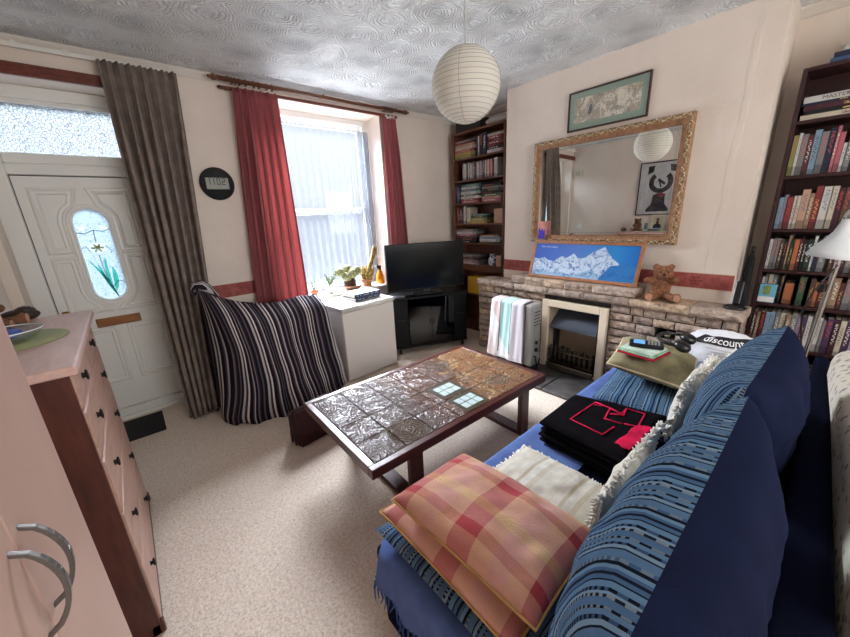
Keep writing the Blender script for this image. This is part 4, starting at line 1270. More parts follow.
bm = nb(); box(bm, 0, .17, -.14, .14, 0, .22, .006); o = obj('storage_box', bm, M('yellow_box', (204, 160, 44), .6)); o.location = (LF + .02, 2.93, .5006); tag(o, 'yellow box under the brown bookcase\'s sixth shelf, behind the television stand', 'box')
z = .5006
for i, (c, h) in enumerate((('brown', .05), ('red', .03), ('white', .02), ('red', .035))):
    book('%s magazine lying %s from the bottom beside the yellow box behind the television stand' % (c, ordn(i)), 'magazines beside the yellow box', LF + .012, 2.53, 2.76, z, z + h, .18, c, True, False, cat='magazine', name='magazine'); z += h + .0006
# things on top of the brown bookcase
bm = nb(); box(bm, 0, .18, -.19, .19, 0, .12, .006); o = obj('storage_box', bm, M('black_box', (26, 24, 26), .6)); o.location = (LF + .02, 3.05, 2.4306); tag(o, 'black box on top of the brown bookcase', 'box')
bm = nb(); grid(bm, lambda u, v: (.1 + .08 * math.cos(2 * math.pi * u) * math.sin(math.pi * v), .16 * math.sin(2 * math.pi * u) * math.sin(math.pi * v), .045 - .045 * math.cos(math.pi * v) + .006 * math.sin(9 * u * math.pi) * math.sin(math.pi * v)), 36, 12, closed_u=True)
o = obj('folded_cloth', bm, M('off_white_cloth', (188, 182, 178), .9), None, True); o.location = (LF + .01, 2.68, 2.4306); tag(o, 'off white cloth bundle on top of the brown bookcase', 'cloth')
# tall green folder between bookcase and chimney breast
book('tall green board standing in the gap between the brown bookcase and chimney breast', 'books in the brown bookcase', 3.30, 2.43, 2.47, .001, 1.16, .2, 'dark green', False, False, cat='board', name='green_board', k=0)

# ================================================================== CHEST OF DRAWERS
CX0, CX1, CY0, CY1 = XL + .018, -.205, 1.42, 2.33
t = thing('chest_of_drawers', 'tall pine and mahogany chest of drawers against the left wall', 'chest of drawers', (-.41, 1.87, 0))
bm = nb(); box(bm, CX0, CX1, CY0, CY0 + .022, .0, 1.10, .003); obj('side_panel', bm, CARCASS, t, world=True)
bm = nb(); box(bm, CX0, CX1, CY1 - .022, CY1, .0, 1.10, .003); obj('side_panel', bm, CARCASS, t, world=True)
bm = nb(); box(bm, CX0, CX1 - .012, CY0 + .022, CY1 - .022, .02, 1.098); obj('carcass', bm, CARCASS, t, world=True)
bm = nb(); box(bm, CX0, CX1 + .028, CY0 - .04, CY1 + .03, 1.1005, 1.13, .007, 2); obj('top', bm, PINETOP, t, world=True)
bm = nb()
for y in (CY0, CY1 - .03): box(bm, CX1 - .03, CX1 + .012, y, y + .03, 0.0, .05, .004)
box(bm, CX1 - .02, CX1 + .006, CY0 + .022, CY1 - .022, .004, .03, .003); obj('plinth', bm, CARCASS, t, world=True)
KNOB = M('dark_bronze_knob', (34, 28, 26), .35, .6)
fy0, fy1 = CY0 + .024, CY1 - .024
ym = (fy0 + fy1) / 2
def drawer(y0, y1, z0, z1, knobs):
    bm = nb(); box(bm, CX1 - .014, CX1 + .006, y0, y1, z0, z1, .004); d = obj('drawer', bm, PINE, t, world=True)
    for yk in knobs:
        bm = nb()
        zc = (z0 + z1) / 2
        lathe(bm, [(0, 0), (.009, 0), (.007, .008), (.006, .013), (.013, .019), (.015, .025), (.011, .030), (0, .032)], 14, M4=Matrix.Translation((CX1 + .006, yk, zc)) @ Matrix.Diagonal((.55, .75, 1.35, 1)) @ Matrix.Rotation(math.pi / 2, 4, 'Y'))
        obj('knob', bm, KNOB, d, True, world=True)
drawer(fy0, ym - .003, .968, 1.094, [1.60]); drawer(ym + .003, fy1, .968, 1.094, [2.06])
for z0, z1 in ((.780, .958), (.560, .770), (.300, .550), (.034, .290)): drawer(fy0, fy1, z0, z1, [1.62, 2.09])

# things on the chest
bm = nb(); lathe(bm, [(0, .0), (.168, .0), (.17, .002), (.168, .004), (0, .004)], 48); tag(obj('placemat', bm, M('olive_placemat', (150, 154, 110), .8, bs=.4, bscale=150), None, True, loc=None), 'round olive green placemat on the chest of drawers', 'placemat')
o = C.objects['placemat']; o.location = (-.395, 1.875, 1.1305)
def glassy(name, col, mixf):
    m = pane_mat(name, mixf, col, .05); return m
t = thing('glass_dish', 'shallow clear glass dish on the green placemat', 'dish', (-.385, 1.86, 1.1348))
bm = nb(); lathe(bm, [(0, .004), (.05, .004), (.075, .014), (.098, .040), (.102, .042), (.104, .040), (.08, .010), (.055, 0), (0, 0)], 40); obj('bowl', bm, glassy('cut_glass', (244, 248, 250), .22), t, True)
bm = nb(); tube(bm, [(.102 * math.cos(k * math.pi / 20), .102 * math.sin(k * math.pi / 20), .0425) for k in range(40)], .0022, 6, closed=True); obj('rim', bm, M('glass_rim', (226, 236, 238), .1), t, True)
t = thing('blue_case', 'bright blue folded glasses case lying in the glass dish', 'case', (-.372, 1.85, 1.1495))
bm = nb(); ell(bm, (0, 0, .016), (.035, .072, .016), 3); obj('body', bm, M('bright_blue_cloth', (52, 88, 176), .7), t, True)
bear('teddy_bear', 'small tan teddy bear sitting at the far end of the chest of drawers', (-.50, 2.135, 1.1305), R(-100), .20, (128, 92, 72), {'arms': [(-1, (-.05, .25, -.1)), (1, (.05, .25, -.1))]})
bm = nb(); ell(bm, (0, 0, .028), (.065, .042, .028), 3); ell(bm, (.02, .0, .044), (.036, .028, .024), 2)
o = obj('brown_purse', bm, M('dark_brown_leather', (52, 34, 30), .5), None, True); o.location = (-.41, 2.315, 1.1305); tag(o, 'small dark brown purse at the far corner of the chest of drawers', 'purse')
def photo_frame(label, loc, rz, w, h, fcol, paper, shapes):
    t = thing('photo_frame', label, 'photo frame', loc, rz)
    TL = Matrix.Rotation(R(-10), 4, 'X')
    def tb(bm, x0, x1, y0, y1, z0, z1):
        b2 = bmesh.new(); box(b2, x0, x1, y0, y1, z0, z1, .001); b2.transform(TL); me = bpy.data.meshes.new('t'); b2.to_mesh(me); b2.free(); bm.from_mesh(me); bpy.data.meshes.remove(me)
    f = .022
    bm = nb(); tb(bm, -w / 2, w / 2, -.006, .008, 0, f); tb(bm, -w / 2, w / 2, -.006, .008, h - f, h); tb(bm, -w / 2, -w / 2 + f, -.006, .008, f, h - f); tb(bm, w / 2 - f, w / 2, -.006, .008, f, h - f); obj('frame', bm, fcol, t)
    bm = nb(); tb(bm, -w / 2 + f, w / 2 - f, 0, .004, f, h - f); p_ = obj('photograph', bm, paper, t)
    for mat, pts in shapes:
        bm = nb(); poly(bm, [TL @ Vector((x * w, -.0006 - .0003 * shapes.index((mat, pts)), z * h)) for x, z in pts]); obj('printed_shape', bm, mat, p_, recalc=False)
    bm = nb(); obox(bm, Matrix.Translation((0, .045, h * .32)) @ Matrix.Rotation(R(16), 4, 'X'), .03, .004, h * .66); obj('strut', bm, BLACK, t)
    return t
def oval(cx, cz, rx, rz, n=14): return tuple((cx + rx * math.cos(2 * math.pi * k / n), cz + rz * math.sin(2 * math.pi * k / n)) for k in range(n))
INK = M('photo_dark', (46, 44, 42), .5); SKIN = M('photo_skin', (170, 140, 116), .5); CREAMP = M('photo_cream', (188, 178, 156), .5); IVORY = M('ivory_frame', (206, 196, 170), .4)
photo_frame('ivory framed portrait of a person in a dark jacket on the chest of drawers', (-.555, 1.865, 1.1307), R(-90) + math.pi, .20, .26, IVORY, CREAMP,
    [(INK, ((-.30, .10), (.30, .10), (.27, .36), (.10, .46), (-.10, .46), (-.27, .36))), (SKIN, oval(0, .60, .12, .16)), (M('photo_beard', (70, 58, 50), .6), oval(0, .50, .10, .07)), (INK, oval(0, .735, .125, .05))])
photo_frame('small white framed photo beside the tan teddy on the chest of drawers', (-.572, 2.03, 1.1307), R(90), .10, .15, M('white_frame', (220, 218, 212), .4), M('photo_grey', (120, 118, 120), .5, var=.3, vscale=40), [])
t = thing('spray_can', 'small pink and blue can standing behind the glass dish on the chest', 'can', (-.535, 1.635, 1.1307))
bm = nb(); lathe(bm, [(0, 0), (.026, 0), (.027, .004), (.027, .12), (.020, .135), (0, .136)], 20); obj('body', bm, M('pink_print', (204, 70, 110), .4), t, True)
bm = nb(); lathe(bm, [(0, .136), (.018, .136), (.018, .165), (.014, .172), (0, .172)], 16); obj('cap', bm, M('blue_cap', (50, 80, 170), .4), t, True)

# abstract poster over the chest (seen in the mirror)
t = thing('framed_poster', 'large black framed poster of bold black shapes on the left wall', 'poster', (XL, 1.915, 1.39))
y0, y1, z0, z1 = 1.605, 2.225, 1.385, 2.215
bm = nb(); ring_frame(bm, y0, z0, y1, z1, .016, XL + .002, XL + .024); obj('frame', bm, BLACK, t, world=True)
bm = nb(); box(bm, XL + .004, XL + .012, y0 + .016, y1 - .016, z0 + .016, z1 - .016); pp = obj('paper', bm, M('poster_paper', (206, 206, 206), .6, var=.05, vscale=10), t, world=True)
PK = M('poster_black', (44, 44, 48), .6, var=.3, vscale=25); PR = M('poster_red', (150, 60, 66), .6)
cy, cz = 1.905, 1.90
px = XL + .0126
bm = nb()
arc = [(cy + .17 * math.cos(a), cz + .17 * math.sin(a)) for a in [R(130) + R(280) * k / 24 for k in range(25)]] + [(cy + .10 * math.cos(a), cz + .10 * math.sin(a)) for a in [R(410) - R(280) * k / 24 for k in range(25)]]
poly(bm, [(px, y, z) for y, z in arc])
for pts in (((.02, -.17), (.09, -.20), (.10, -.34), (.17, -.42), (.17, -.46), (-.15, -.46), (-.15, -.42), (-.09, -.34), (-.08, -.2)), ((-.20, .14), (-.12, .16), (-.10, .26), (-.19, .24)), ((.12, .16), (.2, .13), (.2, .25), (.11, .26))):
    poly(bm, [(px + .0002, cy + a, cz + b_) for a, b_ in pts])
obj('bold_shape', bm, PK, pp, world=True, recalc=False)
bm = nb(); poly(bm, [(px + .0004, cy + a, cz + b_) for a, b_ in ((-.05, -.05), (.05, .03), (.03, .06), (-.07, -.02))]); poly(bm, [(px + .0005, cy + a, cz + b_) for a, b_ in ((-.02, -.08), (.0, -.08), (.045, .05), (.02, .06))]); obj('bold_stroke', bm, PK, pp, world=True, recalc=False)
bm = nb(); poly(bm, [(px + .0006, cy + a, cz + b_) for a, b_ in ((-.1, -.2), (-.02, -.16), (.03, -.2), (-.03, -.25))]); obj('red_patch', bm, PR, pp, world=True, recalc=False)
bm = nb(); box(bm, XL + .0205, XL + .0215, y0 + .016, y1 - .016, z0 + .016, z1 - .016); obj('glass', bm, PANE, t, world=True)
# switch and meter box on the left wall
t = thing('light_switch', 'white light switch on the left wall between door and chest', 'light switch', (XL, 3.18, 1.22))
bm = nb(); box(bm, XL, XL + .009, 3.14, 3.226, 1.18, 1.266, .004); obj('plate', bm, UPVC, t, world=True)
bm = nb(); box(bm, XL + .009, XL + .013, 3.175, 3.191, 1.21, 1.236, .002); obj('rocker', bm, UPVC, t, world=True)
t = thing('door_chime_box', 'cream square door chime box high on the left wall beside the front door', 'door chime', (XL, 3.27, 2.10))
bm = nb(); box(bm, XL, XL + .05, 3.20, 3.34, 2.10, 2.24, .008, 2); cbx = obj('cover', bm, M('aged_cream_plastic', (214, 206, 184), .5), t, world=True)
bm = nb(); box(bm, XL + .05, XL + .052, 3.22, 3.32, 2.13, 2.21, .001); obj('grille', bm, M('cream_grille', (186, 178, 156), .6), cbx, world=True)

# ================================================================== WARDROBE
t = thing('wardrobe', 'plain pinkish beige two door wardrobe with bow handles in the left foreground', 'wardrobe', (-.42, .73, 0))
LAM = M('pinkish_beech_laminate', (186, 154, 140), .42, var=.04, vscale=3)
WFX = -.222; wy0, wy1 = .335, 1.112; wg = .728
bm = nb()
box(bm, XL + .02, WFX - .020, wy0, wy0 + .018, 0, 1.84); box(bm, XL + .02, WFX - .020, wy1 - .018, wy1, 0, 1.84); box(bm, XL + .02, WFX - .02, wy0 + .018, wy1 - .018, 0, .06); box(bm, XL + .02, WFX - .02, wy0 + .018, wy1 - .018, 1.822, 1.84); box(bm, XL + .02, XL + .026, wy0 + .018, wy1 - .018, .06, 1.822)
obj('carcass', bm, LAM, t, world=True)
for (a, b_, hy, hs) in ((wy0, wg - .0015, wg - .030, -1), (wg + .0015, wy1, wg + .034, 1)):
    bm = nb(); box(bm, WFX - .018, WFX, a, b_, .065, 1.838, .0025); d = obj('door', bm, LAM, t, world=True)
    bm = nb()
    zt_, zb_ = 1.058, .888
    pts, rad = [], []
    for k in range(15):
        f = k / 14; a_ = math.sin(math.pi * f)
        pts.append((WFX - .001 + .040 * a_ ** .55, hy + hs * .0, zt_ + (zb_ - zt_) * f)); 
    W_ = .008
    for i in range(len(pts) - 1):
        p0, p1 = Vector(pts[i]), Vector(pts[i + 1]); dd = p1 - p0
        Mx = frame3((p0 + p1) / 2, dd, (0, 1, 0)); obox(bm, Mx, dd.length * 1.12, W_ + .006 * math.sin(math.pi * (i + .5) / 14), .007, .001)
    obj('handle', bm, GREY_TIN, d, world=True)

# ================================================================== WINDOW CORNER
# chest freezer
FX0, FX1, FY0_, FY1_ = 1.352, 1.955, 2.80, 3.29
t = thing('chest_freezer', 'white chest freezer standing below the window', 'freezer', ((FX0 + FX1) / 2, 3.05, 0), R(4))
FRZ = M('freezer_enamel', (214, 210, 204), .35)
Wf, Df = FX1 - FX0, FY1_ - FY0_
bm = nb(); box(bm, -Wf / 2, Wf / 2, -Df / 2, Df / 2, .012, .69, .012, 2); obj('body', bm, FRZ, t)
bm = nb(); box(bm, -Wf / 2 - .005, Wf / 2 + .005, -Df / 2 - .012, Df / 2, .695, .735, .010, 2); lid = obj('lid', bm, M('freezer_lid', (198, 196, 190), .3), t)
bm = nb(); box(bm, -.13, .2, -Df / 2 - .022, -Df / 2 - .008, .698, .725, .004); obj('lid_handle', bm, M('freezer_handle', (206, 202, 194), .4), lid)
for x in (-.25, .25):
    for y in (-.19, .19):
        bm = nb(); lathe(bm, [(0, 0), (.02, 0), (.02, .012), (0, .012)], 12, c=(x, y, 0.0)); obj('foot', bm, BLACK, t)
# books on the freezer
bm = nb(); z0 = .7356
def fbook(label, cx, cy, rz, w, d, h, z, mat, sp):
    t = thing('book', label, 'book', (cx, cy, z), rz, 'books on the freezer')
    bm = nb(); box(bm, -w / 2, w / 2, -d / 2, d / 2, 0, .003); box(bm, -w / 2, w / 2, -d / 2, d / 2, h - .003, h); box(bm, -w / 2, w / 2, -d / 2, -d / 2 + .004, .003, h - .003); obj('cover', bm, mat, t)
    bm = nb(); box(bm, -w / 2 + .004, w / 2 - .004, -d / 2 + .004, d / 2 - .004, .003, h - .003); obj('pages', bm, PAGES, t)
    bm = nb()
    q_ = random.Random(int(z * 1000))
    for k in range(14): 
        if q_.random() < .8: box(bm, -w / 2 + .03 + k * .018, -w / 2 + .042 + k * .018, -d / 2 - .0006, -d / 2, h * .35, h * .65)
    obj('spine_print', bm, sp, t)
    return t
NAVYB = M('navy_book_cover', (32, 44, 78), .4); SIL = M('silver_print', (170, 176, 190), .4)
bm = nb(); box(bm, -.14, .14, -.10, .10, 0, .006, .001); o = obj('leaflet', bm, M('leaflet_white', (206, 208, 214), .5)); o.location = (1.66, 3.02, .7356); o.rotation_euler.z = R(4); tag(o, 'thin white leaflet under the two books on the freezer', 'leaflet')
fbook('navy hardback book lying under the blue covered book on the freezer', 1.725, 3.03, R(8), .31, .22, .028, .7421, NAVYB, SIL)
tb_ = fbook('navy spined book with pale blue cloudy cover, topmost on the freezer', 1.73, 3.035, R(5), .31, .22, .034, .7706, NAVYB, SIL)
m, n, l, b = base('cloudy_cover', .25)
l.new(ramp(n, l, nz(n, l, coords(n, l), 12, 4), [(.4, lin((120, 160, 196))), (.6, lin((214, 226, 234)))]), b.inputs['Base Color'])
bm = nb(); box(bm, -.152, .152, -.107, .107, .0341, .0346); obj('cover_picture', bm, m, tb_)

# plants on the sill
SZ = WZ0 + .0285
TERRA = M('terracotta', (176, 104, 76), .8, var=.1, vscale=20); POTW = M('white_pot', (218, 216, 210), .4); BOWLB = M('brown_bowl', (150, 106, 84), .5); SOIL = M('potting_soil', (58, 44, 36), 1, bs=.8, bscale=80)
def pot(t, r0, r1, h, mat, rim=.006):
    bm = nb(); lathe(bm, [(0, 0), (r0, 0), (r1, h - .012), (r1 + rim, h - .012), (r1 + rim, h), (r1 - .004, h), (r1 - .006, h - .012), (0, h - .012)], 24); obj('pot', bm, mat, t, True)
    bm = nb(); lathe(bm, [(0, h - .008), (r1 - .006, h - .010)], 20); obj('soil', bm, SOIL, t)
GRN = M('succulent_green', (104, 122, 84), .6, var=.2, vscale=20)
PG = 'potted plants on the window sill'
t = thing('potted_succulent', 'tiny succulent in a small terracotta pot, leftmost plant on the window sill', 'plant', (1.425, 3.47, SZ), 0, PG)
pot(t, .030, .038, .062, TERRA)
bm = nb()
for k in range(4): 
    a = k * 1.7; tube(bm, [(0, 0, .055), (.012 * math.cos(a), .012 * math.sin(a), .09), (.022 * math.cos(a), .022 * math.sin(a), .13 + .012 * k)], .0025, 5)
    for j in range(3): ell(bm, (.022 * math.cos(a) * (.4 + .3 * j), .022 * math.sin(a) * (.4 + .3 * j), .085 + .025 * j), (.010, .006, .007), 1, Matrix.Rotation(a, 4, 'Z'))
obj('stem', bm, GRN, t, True)
t = thing('potted_succulent', 'grey green branching succulent in a white pot on the window sill', 'plant', (1.60, 3.47, SZ), 0, PG)
pot(t, .040, .048, .082, POTW)
bm = nb(); q = random.Random(4)
for k in range(13):
    a = q.uniform(0, 6.3); rr = q.uniform(.03, .085); hh = q.uniform(.05, .14)
    tip = Vector((rr * math.cos(a), rr * math.sin(a), .075 + hh)); tube(bm, [(0, 0, .07), tip * .55 + Vector((0, 0, .035)), tip], .003, 5)
    for j in range(4):
        c = Vector((0, 0, .07)).lerp(tip, .45 + .18 * j); ell(bm, c, (.014, .006, .009), 1, Matrix.Rotation(a + j, 4, 'Z') @ Matrix.Rotation(-.6, 4, 'Y'))
obj('stem', bm, GRN, t, True)
t = thing('potted_cactus', 'clump of round pale cacti in a wide brown bowl on the window sill', 'plant', (1.885, 3.485, SZ), 0, PG)
bm = nb(); lathe(bm, [(0, 0), (.075, 0), (.115, .035), (.125, .05), (.118, .05), (.105, .036), (0, .03)], 28); obj('pot', bm, BOWLB, t, True)
bm = nb(); lathe(bm, [(.07, .036), (.066, .10), (.05, .12), (0, .125)], 16, c=(-.03, 0, 0)); obj('soil_mound', bm, M('dark_root_ball', (64, 44, 36), 1, bs=.6, bscale=60), t, True)
def ribbed(bm, c, r, ribs=16, squash=.95):
    def f(u, v):
        th = 2 * math.pi * u; ph_ = -math.pi / 2 + math.pi * v
        rr = r * (1 + .07 * math.cos(ribs * th)) 
        return Vector(c) + Vector((rr * math.cos(ph_) * math.cos(th), rr * math.cos(ph_) * math.sin(th), r * squash * math.sin(ph_)))
    grid(bm, f, 64, 12, closed_u=True)
m, n, l, b = base('pale_cactus', .8)
l.new(ramp(n, l, nz(n, l, coords(n, l), 90, 2), [(.4, lin((84, 98, 56))), (.6, lin((180, 176, 132)))]), b.inputs['Base Color'])
CAC = m
for c, r_ in (((-.145, 0, .205), .050), ((-.07, -.02, .145), .055), ((-.005, -.025, .175), .060), ((-.03, .03, .22), .052), ((.065, .0, .20), .052)):
    bm = nb(); ribbed(bm, c, r_); obj('cactus_head', bm, CAC, t, True)
t = thing('potted_cactus', 'tall golden column cactus with crowded stubby arms in a terracotta pot on the sill', 'plant', (2.085, 3.50, SZ), 0, PG)
pot(t, .050, .062, .085, M('ochre_terracotta', (186, 130, 84), .8, var=.1, vscale=20))
m, n, l, b = base('golden_spined_cactus', .85)
l.new(ramp(n, l, nz(n, l, coords(n, l), 70, 3), [(.38, lin((104, 94, 46))), (.6, lin((190, 156, 88)))]), b.inputs['Base Color'])
bump(n, l, b, nz(n, l, coords(n, l), 120, 2), .8, .01)
GC = m
bm = nb(); q = random.Random(9)
tube(bm, [(.0, 0, .075), (.03, 0, .16), (.065, 0, .24), (.10, 0, .30), (.125, 0, .36), (.135, 0, .42), (.132, 0, .445)], [.026, .027, .027, .026, .026, .024, .012], 12); obj('column', bm, GC, t, True)
for k in range(14):
    a = k * 2.4; rr = .028 + .030 * (k % 3) / 2; hh = q.uniform(.08, .17)
    bm = nb(); b0 = Vector((rr * math.cos(a) * .8, rr * math.sin(a) * .8, .072)); tp = Vector((rr * 1.6 * math.cos(a), rr * 1.6 * math.sin(a), .075 + hh))
    tube(bm, [b0, b0.lerp(tp, .5), b0.lerp(tp, .85), tp], [.013, .016, .014, .005], 10); obj('arm', bm, GC, t, True)
t = thing('spray_bottle', 'orange plastic spray bottle with black trigger at the right of the sill', 'spray bottle', (2.275, 3.50, SZ))
bm = nb(); lathe(bm, [(0, 0), (.044, 0), (.048, .006), (.048, .06), (.042, .10), (.022, .15), (.016, .165), (0, .165)], 24); obj('bottle', bm, M('orange_plastic', (240, 150, 20), .35), t, True)
bm = nb(); lathe(bm, [(0, .165), (.017, .165), (.017, .185), (.01, .19), (0, .19)], 16); box(bm, -.045, .02, -.010, .010, .188, .212, .003); obox(bm, Matrix.Translation((-.026, 0, .172)) @ Matrix.Rotation(R(20), 4, 'Y'), .007, .012, .045, .002); obj('trigger_head', bm, BLACK, t)

# television and stand
t = thing('television_stand', 'black hi-fi cabinet on castors with dark glass doors holding the television', 'television stand', (2.47 + .39 * .19, 2.805 + .92 * .19, 0), R(-23))
W_, D_ = .86, .37
SB = M('black_ash', (13, 13, 14), .5, spec=.2, var=.2, vscale=30)
bm = nb(); box(bm, -W_ / 2, W_ / 2, -D_ / 2, D_ / 2, .075, .10, .004); box(bm, -W_ / 2, -W_ / 2 + .16, -D_ / 2 + .012, D_ / 2, .10, .632, .004); box(bm, W_ / 2 - .16, W_ / 2, -D_ / 2 + .012, D_ / 2, .10, .632, .004); box(bm, -W_ / 2 + .16, W_ / 2 - .16, D_ / 2 - .01, D_ / 2, .10, .632)
box(bm, -W_ / 2 + .16, W_ / 2 - .16, -D_ / 2 + .03, D_ / 2 - .01, .36, .375); obj('body', bm, SB, t)
bm = nb(); box(bm, -W_ / 2 - .01, W_ / 2 + .01, -D_ / 2 - .01, D_ / 2, .635, .66, .006, 2); obj('top', bm, SB, t)
DG = pane_mat('smoked_glass', .045, (34, 34, 37), .03)
for s in (-1, 1):
    bm = nb(); box(bm, (-.265 if s < 0 else .002), (-.002 if s < 0 else .265), -D_ / 2 + .002, -D_ / 2 + .007, .105, .628); d = obj('glass_door', bm, DG, t)
    bm = nb(); box(bm, s * .02 - .005, s * .02 + .005, -D_ / 2 - .006, -D_ / 2 + .002, .34, .40, .002); obj('door_handle', bm, BLACK, d)
    bm = nb(); box(bm, s * .35 - .05, s * .35 + .05, -D_ / 2 + .006, -D_ / 2 + .012, .40, .408, .001); obj('speaker_slot', bm, BLACK, t)
for x in (-.38, .38):
    for y in (-.15, .15):
        bm = nb(); lathe(bm, [(0, -.012), (.022, -.012), (.025, 0), (.022, .012), (0, .012)], 14, M4=Matrix.Translation((x, y, .026)) @ Matrix.Rotation(math.pi / 2, 4, 'Y')); box(bm, x - .008, x + .008, y - .01, y + .01, .04, .076); obj('castor', bm, BLACK, t)
t = thing('hifi_unit', 'black hi-fi unit with a silver stripe behind the glass doors of the television stand', 'hi-fi', (2.47 + .39 * .2, 2.805 + .92 * .2, .1005), R(-23))
bm = nb(); box(bm, -.21, .21, -.12, .13, 0, .12, .004); obj('body', bm, SB, t)
bm = nb(); box(bm, -.2, .2, -.123, -.119, .09, .098); obj('silver_stripe', bm, M('dull_silver', (120, 120, 124), .4, .6), t)
t = thing('television', 'black flat screen television standing on the black cabinet', 'television', (2.535, 2.955, .6605), R(-23))
tw, thh = .915, .515
bm = nb(); box(bm, -tw / 2, tw / 2, -.02, .02, .045, .045 + thh, .006); obj('casing', bm, M('television_black', (9, 9, 10), .4, spec=.3), t)
bm = nb(); box(bm, -tw / 2 + .012, tw / 2 - .012, -.0215, -.0195, .062, .045 + thh - .012); obj('screen', bm, M('screen_glass', (5, 6, 8), .16, spec=.25), t)
bm = nb(); box(bm, -.05, .05, -.012, .028, .012, .06, .004); box(bm, -.17, .17, -.09, .09, 0, .012, .005, 2); obj('stand_foot', bm, BLACK, t)
t = thing('set_top_box', 'small flat black box with a grey top on the left of the television stand', 'set-top box', (2.16, 2.985, .6605), R(-23))
bm = nb(); box(bm, -.055, .055, -.05, .05, 0, .022, .006, 2); obj('body', bm, M('dark_grey_plastic', (66, 68, 74), .4), t)

# striped throw draped over a chair
def blanket_mat():
    return stripe_mat('striped_blanket', 0, .18, [(0, (30, 27, 33)), (.10, (96, 86, 94)), (.16, (30, 27, 33)), (.28, (190, 184, 186)), (.36, (70, 54, 66)), (.44, (226, 220, 218)), (.50, (34, 30, 36)), (.62, (84, 66, 80)), (.68, (184, 176, 180)), (.74, (32, 29, 35)), (.88, (120, 108, 116)), (.94, (58, 46, 56))], bs=.35)
bm = nb()
def lerp(a, b_, t_): return a + (b_ - a) * t_
def throw_front(u, v):
    # u: left edge to right edge, v: ridge at the top to the hem on the floor
    kx = [0, .14, .35, .6, .85, 1.0]
    ridge_x = [.352, .46, .66, .88, 1.09, 1.235]; ridge_z = [1.10, .985, .885, .855, .875, .85]; ridge_y = [2.92, 2.93, 2.95, 2.96, 2.97, 2.99]
    hem_x = [.375, .50, .72, .95, 1.14, 1.33]; hem_y = [2.80, 2.69, 2.64, 2.66, 2.72, 2.80]
    def ip(K):
        for i in range(len(kx) - 1):
            if u <= kx[i + 1] + 1e-9:
                t_ = (u - kx[i]) / (kx[i + 1] - kx[i]); t_ = t_ * t_ * (3 - 2 * t_) * .5 + t_ * .5
                return lerp(K[i], K[i + 1], t_)
        return K[-1]
    rx, rz_, ry, hx, hy = ip(ridge_x), ip(ridge_z), ip(ridge_y), ip(hem_x), ip(hem_y)
    e = min(1, v * 4.5)
    out = math.sin(e * math.pi / 2)             # rolls over the top edge, then hangs
    x = lerp(rx, hx, v ** 1.1) + .02 * math.sin(math.pi * v) * math.sin(6 * u) + .10 * math.sin(math.pi * min(1, v * 1.05)) * (1 - u) ** 4
    y = ry - .17 * out - (ry - .17 - hy) * v ** 1.6 * 1.0
    z = rz_ * (1 - v) + .006
    z += .035 * math.sin(math.pi * min(1, v * 3)) * (1 if u > .1 else u * 10)
    fold = math.sin(u * 34 + 2.2 * v + 1.3 * math.sin(4 * u)) * .014 + math.sin(u * 61 + 1) * .005
    y -= fold * (.15 + .85 * v) 
    x += .004 * math.sin(18 * v + 7 * u) * v
    if v > .98: z = .004 + .004 * math.sin(u * 40) ** 2
    return (x, y, z)
def throw_all(u, v):
    """u runs around: back left -> left side -> front -> right side -> back"""
    if u < .12:                                  # left side, turning back to the wall side
        t_ = u / .12
        a = Vector(throw_front(0, v)); bk = Vector((lerp(.36, .33, v), lerp(3.00, 3.06, v), lerp(1.07, .004, v)))
        return bk.lerp(a, t_) + Vector((-.03 * math.sin(math.pi * t_) * v, 0, 0))
    if u > .80:
        t_ = (u - .80) / .20
        a = Vector(throw_front(1, v)); bk = Vector((lerp(1.22, 1.315, v), lerp(3.12, 3.18, v), lerp(.84, .004, v)))
        w = .03 * math.sin(t_ * 9 + v * 2) * v
        return a.lerp(bk, t_) + Vector((w + .015 * math.sin(math.pi * t_), 0, .01 * math.sin(math.pi * t_) * (1 - v)))
    return throw_front((u - .12) / .68, v)
grid(bm, throw_all, 150, 50, 1.45, 1.2)
# the top panel behind the ridge
def top_panel(u, v):
    a = Vector(throw_all(.12 + .68 * u, 0)); bk = Vector((lerp(.36, 1.22, u), lerp(3.04, 3.14, u), lerp(1.04, .83, u ** .7) - .05 * math.sin(math.pi * u)))
    p_ = a.lerp(bk, v); return p_ + Vector((0, 0, -.02 * math.sin(math.pi * v)))
grid(bm, top_panel, 100, 8, uvf=lambda u, v: ((.12 + .68 * u) * 1.45, -.1 * v))
o = obj('striped_throw', bm, blanket_mat(), None, True, loc=(.8, 2.9, 0), recalc=False); o.modifiers.new('thick', 'SOLIDIFY').thickness = .006
tag(o, 'black, grey and white striped throw draped to the floor over a hidden seat', 'throw')
bm = nb()
tuft = [(.45, 2.89, 1.01), (.40, 2.875, 1.075), (.355, 2.86, 1.108), (.325, 2.852, 1.105), (.312, 2.85, 1.075), (.318, 2.85, 1.045)]
uvl = bm.loops.layers.uv.verify(); tube(bm, tuft, [.022, .034, .036, .030, .024, .008], 14)
for f_ in bm.faces:
    for lp in f_.loops: lp[uvl].uv = (lp.vert.co.y * 2.2 + lp.vert.co.z * .6, 0)
kn = obj('bunched_corner', bm, MATS['striped_blanket'], o, True, world=True)

